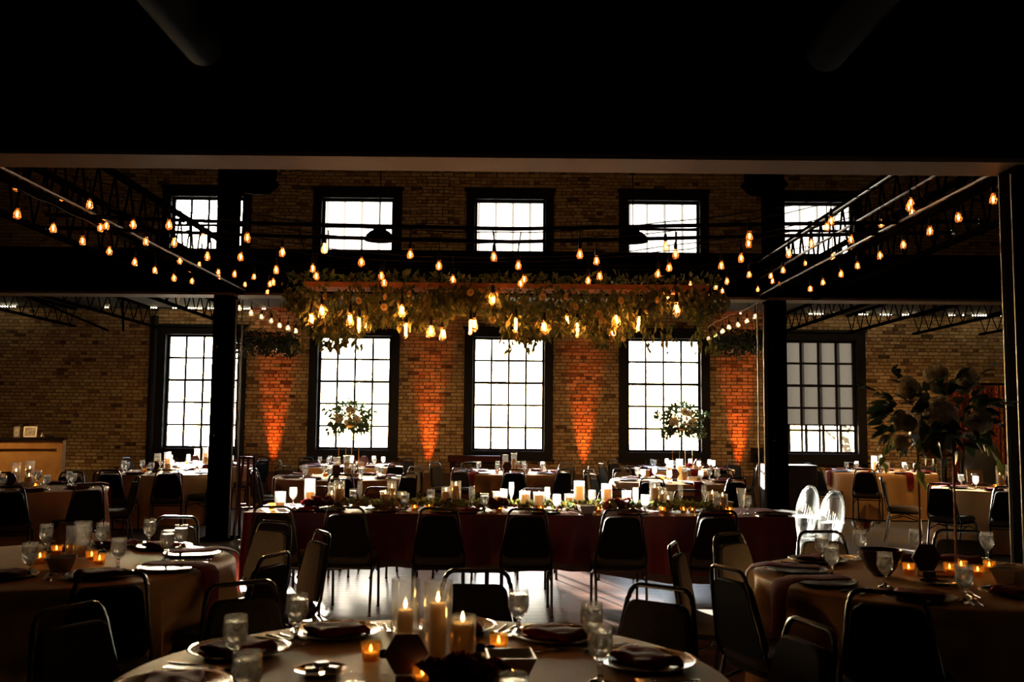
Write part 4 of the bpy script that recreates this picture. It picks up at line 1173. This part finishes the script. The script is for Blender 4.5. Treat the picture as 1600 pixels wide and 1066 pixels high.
# two poles laid across the joists
for (pts, lab) in ((((75, 336), (435, 350), (800, 358), (1150, 351), (1533, 346)), 'long thin dark pole hung across the room above the chandelier, the nearer upper one'),
                   (((70, 355), (435, 369), (800, 378), (1150, 370), (1490, 363)), 'long thin dark pole hung across the room above the chandelier, the farther lower one')):
    Y = 8.05 if pts[0][1] == 336 else 8.5
    P_ = [at_depth(a, b, Y) for a, b in pts]
    m_ = MB().tube(P_, .017, 8)
    o = obj('hanging_pole', m_.mesh('hanging_pole', 'black_steel', True)); tag(o, lab, 'pole', 'hanging poles above the chandelier')
    for q in (P_[0], P_[-1]):
        obj('end_cap', MB().tube([q + Vector((-.02, 0, 0)), q + Vector((.02, 0, 0))], .019, 8).mesh('end_cap', 'silver'), o)

# ------------------------------------------------------------------ string lights
SB = MB().lathe([(.012, 0), (.0135, -.012), (.024, -.04), (.0265, -.055), (.022, -.072), (.01, -.08), (0, -.081)], 12).mesh('bulb', 'bulb_glass', True)
SF = MB().lathe([(0, -.018), (.004, -.028), (.0075, -.045), (.004, -.06), (0, -.064)], 6).mesh('filament', 'filament', True)
SK = MB().lathe([(0, .062), (.006, .06), (.012, .045), (.0145, .02), (.0135, 0), (0, 0)], 9).mesh('socket', 'black_paint', True)
def string_lights(label, bulbs, depth, ends, drop=.15, lit=True):
    """bulbs: pixel centres; depth(px) gives the distance of the string at that column"""
    P_ = [at_depth(px, py, depth(px)) + Vector((0, 0, .04)) for px, py in bulbs]
    o = thing('string_lights', label, 'string lights', P_[0], 0, 'strings of warm bulbs over the hall'); L0 = P_[0]
    cab = [Vector(ends[0]) - L0]
    for i, q in enumerate(P_):
        cab.append(q + Vector((0, 0, drop)) - L0)
        if i + 1 < len(P_):
            mid = (q + P_[i + 1]) / 2 + Vector((0, 0, drop - .012)) - L0; cab.append(mid)
    cab.append(Vector(ends[1]) - L0)
    obj('cable', MB().tube(cab, .0045, 5).mesh('cable', 'black_paint'), o)
    for q in P_:
        b = obj('bulb', SB, o, q - L0); obj('filament', SF, b); obj('socket', SK, b)
        obj('drop_cord', MB().tube([(0, 0, drop - .001), (0, 0, .058)], .004, 4).mesh('drop_cord', 'black_paint'), o, q - L0)
ZJ = BB + .03
def along(x): return lambda px: x * 1.0
def joist_depth(X):
    return lambda px: X * F_PX / (px - CX) * .985
A = [(27, 334), (83, 356), (129, 376), (171, 392), (210.5, 409), (242, 422), (272, 434), (300, 439)]
string_lights('string of warm bulbs hanging along the left bar joist', A, joist_depth(LJX), ((LJX, 7.0, ZJ), (LJX, YB - .2, ZJ)), .14)
A = [(1552, 311), (1497.6, 339.5), (1453, 360.5), (1411.6, 382), (1375, 399), (1340, 415), (1314, 428), (1286, 441), (1266, 451)]
string_lights('string of warm bulbs hanging along the right bar joist', A, joist_depth(RJX), ((RJX, 6.6, ZJ), (RJX, YB - .2, ZJ)), .14)
def cross(label, pts, Y0, Y1):
    f = lambda px: Y0 + (Y1 - Y0) * (px / 1600.0)
    string_lights(label, pts, f, ((LJX, f(0), ZJ), (RJX, f(1600), ZJ)))
cross('nearest string of warm bulbs swagged across the hall between the joists', [(26, 291), (140, 319), (264, 351), (386.5, 371), (507, 388), (641, 397), (771.6, 401), (906, 397), (1040, 384.7), (1171, 368.6), (1298.7, 345), (1423, 316)], 7.3, 7.5)
cross('second nearest string of warm bulbs swagged across the hall', [(96, 318), (208, 350), (317, 373), (441, 394), (564.7, 409), (686, 415), (810, 414.5), (932, 407), (1055.6, 397), (1169.6, 380), (1292, 354), (1420, 323)], 7.6, 7.75)
cross('third string of warm bulbs swagged across the hall', [(157, 355.5), (272, 379), (376, 401), (488.7, 419), (596, 430.6), (707.7, 436), (819, 436), (937, 431), (1045.5, 418), (1158, 403), (1268, 380), (1377, 349.6)], 8.15, 8.2)
cross('fourth string of warm bulbs swagged across the hall', [(166, 352), (228, 377), (324, 400.6), (431.5, 421), (494, 431), (600, 441), (813.5, 442.7), (919, 438), (1028, 427.8), (1127, 415), (1232.6, 396.5), (1329.5, 374), (1425, 331)], 8.28, 8.28)
cross('fifth string of warm bulbs, passing behind the greenery chandelier', [(281, 407), (366.6, 428), (427, 440.5), (1078.7, 444), (1136, 439), (1170.7, 428.6), (1223.6, 422), (1301, 401), (1327.6, 388.6)], 9.9, 9.9)
cross('sixth string of warm bulbs, far behind the greenery chandelier', [(297.5, 420), (341, 425), (397, 432), (421.7, 443.5), (1118.6, 448), (1204.5, 431), (1259, 411)], 10.8, 10.8)
cross('farthest string of warm bulbs, next to the rear beam', [(311.5, 412.6), (343, 433), (347.5, 442.6), (383, 444), (418, 456), (1107, 464), (1129, 454), (1184, 452), (1207, 439), (1219, 442.6)], 11.9, 11.9)
# short strings of small white bulbs under the mezzanine by the ring chandeliers
def mini_string(label, pts, Y0, Y1, e0, e1):
    n = len(pts); P_ = [at_depth(px, py, Y0 + (Y1 - Y0) * i / (n - 1)) for i, (px, py) in enumerate(pts)]
    o = thing('string_lights', label, 'string lights', P_[0], 0, 'small strings under the mezzanine'); L0 = P_[0]
    E0, E1 = at_depth(*e0), at_depth(*e1); E0 = Vector((E0.x, YB + .1, BB + .004)); E1.z = min(E1.z, MZ)
    cab = [E0 - L0] + [q + Vector((0, 0, .13)) - L0 for q in P_] + [E1 - L0]
    obj('cable', MB().tube(cab, .008, 5).mesh('cable', 'frame_white'), o)
    for q in P_:
        b = obj('bulb', SBW, o, q - L0); obj('filament', SFW, b); obj('socket', SK, b)
        obj('drop_cord', MB().tube([(0, 0, .05), (0, 0, .13)], .004, 4).mesh('drop_cord', 'black_paint'), o, q - L0)
SBW = MB().lathe([(.012, 0), (.03, -.035), (.034, -.055), (.026, -.075), (0, -.085)], 12).mesh('bulb', 'white_bulb_glass', True)
SFW = MB().lathe([(0, -.025), (.006, -.04), (0, -.058)], 6).mesh('filament', 'mini_filament', True)
mini_string('short string of small white bulbs beside the left ring chandelier', [(374, 477), (393, 484), (409, 491), (424, 497), (437, 504), (450, 508), (462, 513)], 13.3, 13.9, (366, 463, 13.2), (486, 490, 14.0))
mini_string('short string of small white bulbs beside the right ring chandelier', [(1195, 482), (1180, 490), (1167, 497), (1153, 503), (1139, 507), (1129, 513), (1117, 518), (1108, 524)], 13.3, 13.9, (1200, 464, 13.2), (1100, 520, 14.0))
# glowing dots added for the daylight gaps at the wall top
gap_dots = thing('daylight_gap_dots', 'row of glowing dots imitating daylight gaps along the mezzanine edge', 'string lights', (0, WALL_Y - .3, MZ - .06))
fz = []
runs = ((0, 24, 474), (165, 172, 474), (236, 246, 475), (271, 280, 471), (291, 315, 475), (326, 334, 476), (366, 392, 474), (410, 414, 472), (1265, 1286, 482), (1301, 1310, 478), (1343, 1358, 484), (1376, 1392, 485), (1411, 1430, 484), (1483, 1491, 485), (1505, 1507, 486), (1520, 1550, 486), (1560, 1580, 487), (1157, 1160, 479), (1183, 1186, 478))
FL = MB().lathe([(0, -.012), (.012, 0), (0, .012)], 5).mesh('gap_dot', 'mini_filament')
for a, b, y in runs:
    for px in range(a, b + 1, 4):
        q = at_depth(px, y + 3, WALL_Y - .5)
        q = Vector((q.x, WALL_Y - .5, min(q.z, MZ - .03)))
        obj('gap_dot', FL, gap_dots, q - Vector((0, WALL_Y - .3, MZ - .06))); fz.append(q - Vector((0, WALL_Y - .3, MZ - .06)))
fz.sort(key=lambda v: v.x)
obj('wire', MB().tube(fz, .003, 3, False).mesh('wire', 'black_paint'), gap_dots)

# ring chandeliers
def ring_chandelier(px, py, Y, apex, rad, label):
    c = at_depth(px, py, Y); ap = at_depth(apex[0], apex[1], Y)
    t = thing('ring_chandelier', label, 'chandelier', c, 0, 'small greenery rings under the mezzanine')
    n = 20
    obj('hoop', MB().tube([(rad * math.cos(2 * math.pi * i / n), rad * math.sin(2 * math.pi * i / n), .0) for i in range(n + 1)], .012, 6, False).mesh('hoop', 'plank_wood'), t)
    for i in range(4):
        a = i * math.pi / 2 + .5
        obj('rope', MB().tube([(rad * math.cos(a), rad * math.sin(a), 0), ap - c], .012, 5).mesh('rope', 'rope'), t)
    obj('hook', MB().tube([ap - c, (0, 0, MZ - c.z)], .005, 4).mesh('hook', 'black_steel'), t)
    def sm():
        a = random.uniform(0, 6.283); return Vector((rad * math.cos(a) + random.gauss(0, .05), rad * math.sin(a) + random.gauss(0, .05), random.uniform(-.27, .08) * random.random() ** .4)), Vector((random.uniform(-1, 1), random.uniform(-1, 1), random.uniform(-1.2, .3)))
    obj('foliage', leaves(MB(), 1300, sm, .085, .02, (.25, .2)).mesh('foliage', 'dark_greenery'), t)['kind'] = 'stuff'
ring_chandelier(415, 527, 14.6, (420, 481), .39, 'small ring chandelier of dark greenery hung on ropes by the left column')
ring_chandelier(1158, 525, 14.6, (1171, 480), .36, 'small ring chandelier of dark greenery hung on ropes by the right column')

# dome pendants and round diffusers
def pendant(x, y, z, label, power):
    t = thing('dome_pendant', label, 'pendant lamp', (x, y, z), 0, 'black dome pendants')
    obj('shade', MB().lathe([(.17, 0), (.168, .004), (.15, .06), (.11, .1), (.075, .115), (.07, .17), (.0, .172), (0, .165), (.065, .16), (.068, .11), (.1, .092), (.14, .055), (.16, .004), (.17, 0)], 24).mesh('shade', 'black_steel', True), t)
    obj('rod', MB().tube([(0, 0, .17), (0, 0, ROOF - z)], .006, 6).mesh('rod', 'black_steel'), t)
    obj('lamp', MB().lathe([(0, .03), (.03, .045), (.035, .08), (.02, .12), (0, .13)], 12).mesh('lamp', 'frame_white', True), t)
    if power:
        lamp('added_pendant_light', 'SPOT', (x, y, z - .01), power, (1.0, .6, .28), (x, y, 0), .1, R(130), .6)  # added light, used only by the unseen front bay pendants
q = at_depth(593, 376, 10.9); pendant(q.x, q.y, q.z, 'black dome pendant hanging before the second upper window', 0)
q = at_depth(989, 378, 10.9); pendant(q.x, q.y, q.z, 'black dome pendant hanging before the fourth upper window', 0)
def diffuser(px, py, label):
    q = at_depth(px, py, YB - .45)
    t = thing('round_diffuser', label, 'air diffuser', q, 0, 'round ceiling diffusers by the columns')
    obj('cone', MB().lathe([(0, -.1), (.2, -.1), (.3, 0), (.28, .03), (.18, .06), (.18, .1), (0, .1)], 24).mesh('cone', 'black_steel', True), t)
    obj('duct', MB().box(-.22, .22, -.18, .18, .1, ROOF - q.z).mesh('duct', 'black_steel'), t)
diffuser(400, 287, 'round black air diffuser beside the left upper column')
diffuser(1194, 290, 'round black air diffuser beside the right upper column')

# ------------------------------------------------------------------ uplights on the wall piers
for i, px in enumerate((428, 670, 912, 1154)):
    x = xat(px, 700)
    t = thing('uplight', 'small amber floor uplight at the brick wall, %s of the four' % ('leftmost', 'second from the left', 'third from the left', 'rightmost')[i], 'lamp', (x, WALL_Y - .17, .001), 0, 'amber uplights along the wall')
    obj('body', MB().lathe([(0, .03), (.06, .03), (.075, .2), (.07, .2), (.055, .05), (0, .05)], 14).mesh('body', 'uplight_body', True), t)
    obj('bracket', MB().tube([(-.085, 0, .14), (-.09, 0, .01), (.09, 0, .01), (.085, 0, .14)], .01, 5).mesh('bracket', 'uplight_body'), t)
    obj('lens', MB().lathe([(0, .18), (.068, .18)], 14).mesh('lens', 'uplight_lens'), t)
    lamp('uplight_beam', 'SPOT', (x, WALL_Y - .15, .215), UP_W, (1.0, .12, .01), (x, WALL_Y - .05, 2.6), .03, R(23), 1.0)

# ------------------------------------------------------------------ bar, easel, curtain, other furniture
q = at_depth(95, 684, 17.4)
bx1, bz = q.x, q.z
t = thing('bar_counter', 'tall wooden bar counter with black top before the dark brick wall', 'bar', (bx1 - 1.6 * math.cos(.3), 17.5 - 1.6 * math.sin(.3), 0), .3)
obj('front_panel', MB().box(-1.6, 1.5, 0, .04, .02, bz - .05).mesh('front_panel', 'bar_wood'), t)
obj('frame_rail', MB().box(-1.6, 1.6, -.03, .0, bz - .2, bz - .05).mesh('frame_rail', 'bar_wood'), t)
obj('side_post', MB().box(1.5, 1.6, -.03, .04, .02, bz - .2).mesh('side_post', 'bar_wood'), t)
obj('side_panel', MB().box(1.56, 1.6, .04, .4, .02, bz - .05).mesh('side_panel', 'bar_wood'), t)
obj('worktop', MB().box(-1.65, 1.62, -.06, .45, bz - .05, bz).mesh('worktop', 'bar_top'), t)
def pframe(px, w, h, mt, lab):
    x = at_depth(px, 675, 17.5).x; yb_ = 17.5 - (bx1 - x) * math.tan(.3) + .2
    x = at_depth(px, 675, yb_).x
    o = thing('picture_frame', lab, 'picture frame', (x, yb_, bz + .002)); o.rotation_euler = (R(-8), 0, R(12)); k = .022
    m_ = MB()
    for b in ((-w / 2, -w / 2 + k, 0, h), (w / 2 - k, w / 2, 0, h), (-w / 2, w / 2, 0, k), (-w / 2, w / 2, h - k, h)): m_.box(b[0], b[1], -.01, .01, b[2], b[3])
    obj('frame', m_.mesh('frame', mt), o); obj('photograph', MB().box(-w / 2 + k, w / 2 - k, -.003, .003, k, h - k).mesh('photograph', 'photo_paper'), o)
    obj('strut', MB().box(-.01, .01, .01, .07, 0.0, .012).mesh('strut', 'black_paint'), o)
pframe(47, .22, .19, 'frame_white', 'white framed photograph standing on the bar counter')
pframe(26, .1, .19, 'frame_grey', 'narrow grey frame standing on the left of the bar counter')
x = at_depth(63, 678, 17.45).x
o = root('brass_figure', (x, 17.5, bz + .001), 0, MB().lathe([(0, 0), (.03, 0), (.03, .02), (.012, .03), (.02, .06), (.008, .085), (0, .1)], 10).mesh('brass_figure', 'gold', True)); tag(o, 'small brass ornament on the bar counter', 'ornament')
x = at_depth(78, 679, 17.6).x
o = root('dish', (x, 17.6, bz + .001), 0, MB().lathe([(0, .002), (.06, .002), (.08, .02), (.076, .02), (.058, .008), (0, .008)], 16).mesh('dish', 'gold', True)); tag(o, 'flat brass dish at the right end of the bar counter', 'dish')
q = (bx1 - .7, 15.7, MZ - .2)  # unseen lamp added to brighten the bar front
t = thing('added_downlight', 'added unseen spotlight aimed at the wooden bar front', 'lamp', q)
obj('can', MB().lathe([(.06, 0), (.06, .199), (0, .199), (0, .12), (.052, .12), (.052, 0), (.06, 0)], 14).mesh('can', 'black_steel', True), t)
lamp('added_bar_beam', 'SPOT', (q[0], q[1], q[2] - .01), 340, (1.0, .56, .2), (bx1 - .6, 17.3, .6), .05, R(58), .8)
# folding wooden easel by the left column
e0 = at_height(369, 843, 0)
t = thing('folding_easel', 'dark red wooden folding easel standing by the left column', 'easel', (e0.x + .05, e0.y + .17, 0), R(25))
def bar(nm, a, b, w=.02): obj(nm, MB().tube([a, b], w, 6).mesh(nm, 'easel_wood'), t)
bar('leg', (-.09, -.2, .01), (-.09, 0, 1.08)); bar('leg', (.1, -.2, .01), (.1, 0, 1.08)); bar('leg', (.09, .28, .01), (.03, .02, 1.07)); bar('leg', (-.08, .28, .01), (-.03, .02, 1.07))
bar('crossbar', (-.09, -.13, .4), (.1, -.13, .4), .015); bar('crossbar', (-.09, -.01, 1.05), (.1, -.01, 1.05), .018); bar('crossbar', (-.07, .18, .42), (.08, .18, .42), .015)
# sequin curtain in separate strips of shimmer
c0, c1 = xat(1470, 680), xat(1594, 680); cz = zat(1530, 604)
t = thing('sequin_curtain', 'red and gold sequin curtain hanging at the right end of the wall', 'curtain', ((c0 + c1) / 2, WALL_Y - .35, 0))
obj('rail', MB().tube([(-(c1 - c0) / 2 - .1, 0, cz + .03), ((c1 - c0) / 2 + .1, 0, cz + .03)], .025, 8).mesh('rail', 'black_steel'), t)
for s_ in (-1, 1): obj('post', MB().tube([(s_ * ((c1 - c0) / 2 + .08), 0, 0.001), (s_ * ((c1 - c0) / 2 + .08), 0, cz + .03)], .022, 8).mesh('post', 'black_steel'), t)
m_ = MB(); nx, nz = 150, 110; W_ = c1 - c0
def cv(i, j):
    x_ = -W_ / 2 + W_ * i / nx; return (x_, .035 * math.sin(x_ * 26) + .012 * math.sin(x_ * 61) + random.uniform(-.005, .005), .03 + (cz - .03) * j / nz + random.uniform(-.004, .004))
g = [[cv(i, j) for j in range(nz + 1)] for i in range(nx + 1)]
st = .3
for i in range(nx):
    st = random.choice((.0, .1, .3, .55, .9)) if i % 4 == 0 else st
    for j in range(nz):
        m_.add([g[i][j], g[i + 1][j], g[i + 1][j + 1], g[i][j + 1]], [(0, 1, 2, 3)], min(1, max(0, st + random.gauss(0, .2))))
obj('shimmer_cloth', m_.mesh('shimmer_cloth', 'sequin'), t)
# dark draped stand and dark low table before the curtain
q = at_depth(1553, 735, 16.6)
m_ = MB()
for k, (rr, z) in enumerate(((.30, .005), (.29, .4), (.28, .9), (.26, 1.2), (.2, 1.34), (.08, 1.41), (0, 1.42))): pass
o = root('draped_stand', (q.x, 17.0, 0), 0, MB().lathe([(.31, .005), (.30, .4), (.29, .9), (.27, 1.15), (.2, 1.29), (.08, 1.36), (0, 1.37)], 20).mesh('draped_stand', 'black_drape', True)); tag(o, 'black cloth-covered stand in front of the sequin curtain', 'stand')
q2 = at_depth(1520, 715, 17.2)
t = thing('side_table', 'low black side table left of the cloth-covered stand', 'table', (q2.x - .38, 17.35, 0))
obj('top', MB().box(-.2, .2, -.2, .2, .98, 1.12).mesh('top', 'black_drape'), t)
for sx in (-1, 1):
    for sy in (-1, 1): obj('leg', MB().box(-.02, .02, -.02, .02, .001, .98).mesh('leg', 'black_drape'), t, (sx * .17, sy * .17, 0))
# black draped buffet right of the right column
q = at_depth(1232, 730, 15.6)
n = 60; vs = []; ol = rrect(.75, .6, .05, 4); pts = []
for i in range(len(ol)):
    a, b = Vector(ol[i]), Vector(ol[(i + 1) % len(ol)]); k = max(1, int((b - a).length / .03))
    for j in range(k): pts.append(a.lerp(b, j / k))
n = len(pts); mm = MB()
for r in range(5):
    for i in range(n):
        k = 1 + (.05 * r / 4) * (1 + .8 * math.sin(i * 1.3)); vs.append((pts[i].x * k, pts[i].y * k, .93 - .925 * r / 4))
mm.add(vs, [(r * n + i, r * n + (i + 1) % n, (r + 1) * n + (i + 1) % n, (r + 1) * n + i) for r in range(4) for i in range(n)]).add(vs[:n], [tuple(range(n))])
o = root('draped_buffet', (q.x, 15.6, 0), 0, mm.mesh('draped_buffet', 'black_drape')); tag(o, 'black draped buffet table right of the right steel column', 'table')
# dark bench below the middle window
bx = xat(722, 716)
t = thing('console_bench', 'dark wooden console against the wall under the centre window', 'console', (bx + .25, WALL_Y - .3, 0))
bzz = at_depth(722, 712, WALL_Y - .3).z
obj('top', MB().box(-.5, .5, -.14, .2, bzz - .12, bzz).mesh('top', 'easel_wood'), t)
for sx in (-1, 1): obj('leg', MB().box(-.04, .04, -.1, .16, .001, bzz - .12).mesh('leg', 'easel_wood'), t, (sx * .42, 0, 0))
# speaker box low on the wall beside the right pier
q = at_depth(1185, 712, WALL_Y - .2)
t = thing('wall_speaker', 'small black loudspeaker box on the wall left of the right column', 'loudspeaker', (q.x, WALL_Y - .011, q.z - .14))
obj('cabinet', MB().box(-.1, .1, -.2, 0, 0, .28).mesh('cabinet', 'black_paint'), t)
obj('grille', MB().lathe([(0, 0), (.07, 0), (.06, .01), (0, .012)], 16).mesh('grille', 'black_steel', True), t, (0, -.2, .12), (R(90), 0, 0))

# ------------------------------------------------------------------ trees outside
def tree(x, y, h, r, label):
    t = thing('tree', label, 'tree', (x, y, -.5), 0, 'autumn trees outside the windows')
    obj('trunk', MB().tube([(0, 0, 0), (.05, 0, h * .4), (0, .1, h * .75)], [.16, .12, .05], 8).mesh('trunk', 'trunk', True), t)
    for i in range(5):
        a = i * 1.26; obj('branch', MB().tube([(0, 0, h * (.35 + .06 * i)), (math.cos(a) * r * .7, math.sin(a) * r * .7, h * (.55 + .07 * i))], [.05, .015], 5).mesh('branch', 'trunk'), t)
    def sm():
        d = rdir(); k = random.random() ** .4; return Vector((d.x * r * k, d.y * r * k, h * .62 + d.z * h * .36 * k)), rdir()
    obj('crown', leaves(MB(), 600, sm, .16, .05, (.5, .25)).mesh('crown', 'tree_leaves'), t)['kind'] = 'stuff'
for (x, y, h, r, lab) in ((9.2, 27, 3.1, 1.1, 'yellow-leaved young tree outside the shaded window'), (12.5, 30, 3.4, 1.4, 'yellow-leaved tree right of the view through the shaded window')): tree(x, y, h, r, lab)

# ------------------------------------------------------------------ unseen downlights added to warm the brick and tablecloths
for i, (x, k) in enumerate(((-8.9, .5), (-5.4, .85), (-1.75, 1.5), (1.5, 1.5), (5.8, 2.2), (8.2, 2.0))):
    t = thing('added_downlight', 'added unseen spotlight under the mezzanine, %s from the left' % ('first', 'second', 'third', 'fourth', 'fifth', 'sixth')[i], 'lamp', (x, 15.6, MZ - .14), 0, 'added spotlights under the mezzanine')
    obj('can', MB().lathe([(.06, 0), (.06, .139), (0, .139), (0, .12), (.052, .12), (.052, 0), (.06, 0)], 14).mesh('can', 'black_steel', True), t)
    lamp('added_downlight_beam', 'SPOT', (x, 15.6, MZ - .15), ADDED_DOWN_W * k, (1.0, .56, .2), (x, 16.6, 0), .05, R(150), .7)

for i, (x, k) in enumerate(((-7.6, .5), (-2.0, 1.0), (2.0, 1.0), (7.4, .35))):  # unseen washers added to brighten the upper brick wall
    t = thing('added_washlight', 'added unseen wall washer on the mezzanine floor, %s from the left' % ('first', 'second', 'third', 'fourth')[i], 'lamp', (x, 15.2, MZ + .122), 0, 'added wall washers on the mezzanine')
    obj('can', MB().lathe([(0, 0), (.08, 0), (.09, .12), (.08, .12), (.07, .02), (0, .02)], 14).mesh('can', 'black_steel', True), t)
    lamp('added_washlight_beam', 'SPOT', (x, 15.2, MZ + .26), ADDED_WASH_W * k, (1.0, .55, .2), (x, WALL_Y, 5.9), .05, R(140), .9)

# ------------------------------------------------------------------ unseen pendants added to brighten the front bay
for i, (x, y) in enumerate(((-2.6, 3.2), (2.4, 3.0), (0.0, 1.2), (-5.2, 8.0), (5.2, 8.0))):
    pendant(x, y, 4.6 if y < 5 else 5.0, 'added unseen dome pendant of the front bay, %s from the left' % ('second', 'fourth', 'third', 'first', 'fifth')[i], ADDED_HOUSE_W)

# ------------------------------------------------------------------ labels by order from the left
ORD = ['', 'second', 'third', 'fourth', 'fifth', 'sixth', 'seventh', 'eighth', 'ninth', 'tenth', 'eleventh', 'twelfth', 'thirteenth', 'fourteenth', 'fifteenth', 'sixteenth', 'seventeenth', 'eighteenth', 'nineteenth', 'twentieth', 'twenty-first', 'twenty-second', 'twenty-third']
G = {}
for o, base, where in REG: G.setdefault((base, where), []).append(o)
for (base, where), L in G.items():
    L.sort(key=lambda o: project((o.location.x, o.location.y, o.location.z + .1))[0])
    for i, o in enumerate(L):
        if len(L) == 1: o['label'] = '%s %s' % (base, where)
        elif i == 0: o['label'] = 'leftmost %s %s' % (base, where)
        elif i == len(L) - 1: o['label'] = 'rightmost %s %s' % (base, where)
        else: o['label'] = '%s-from-left %s %s' % (ORD[i], base, where)
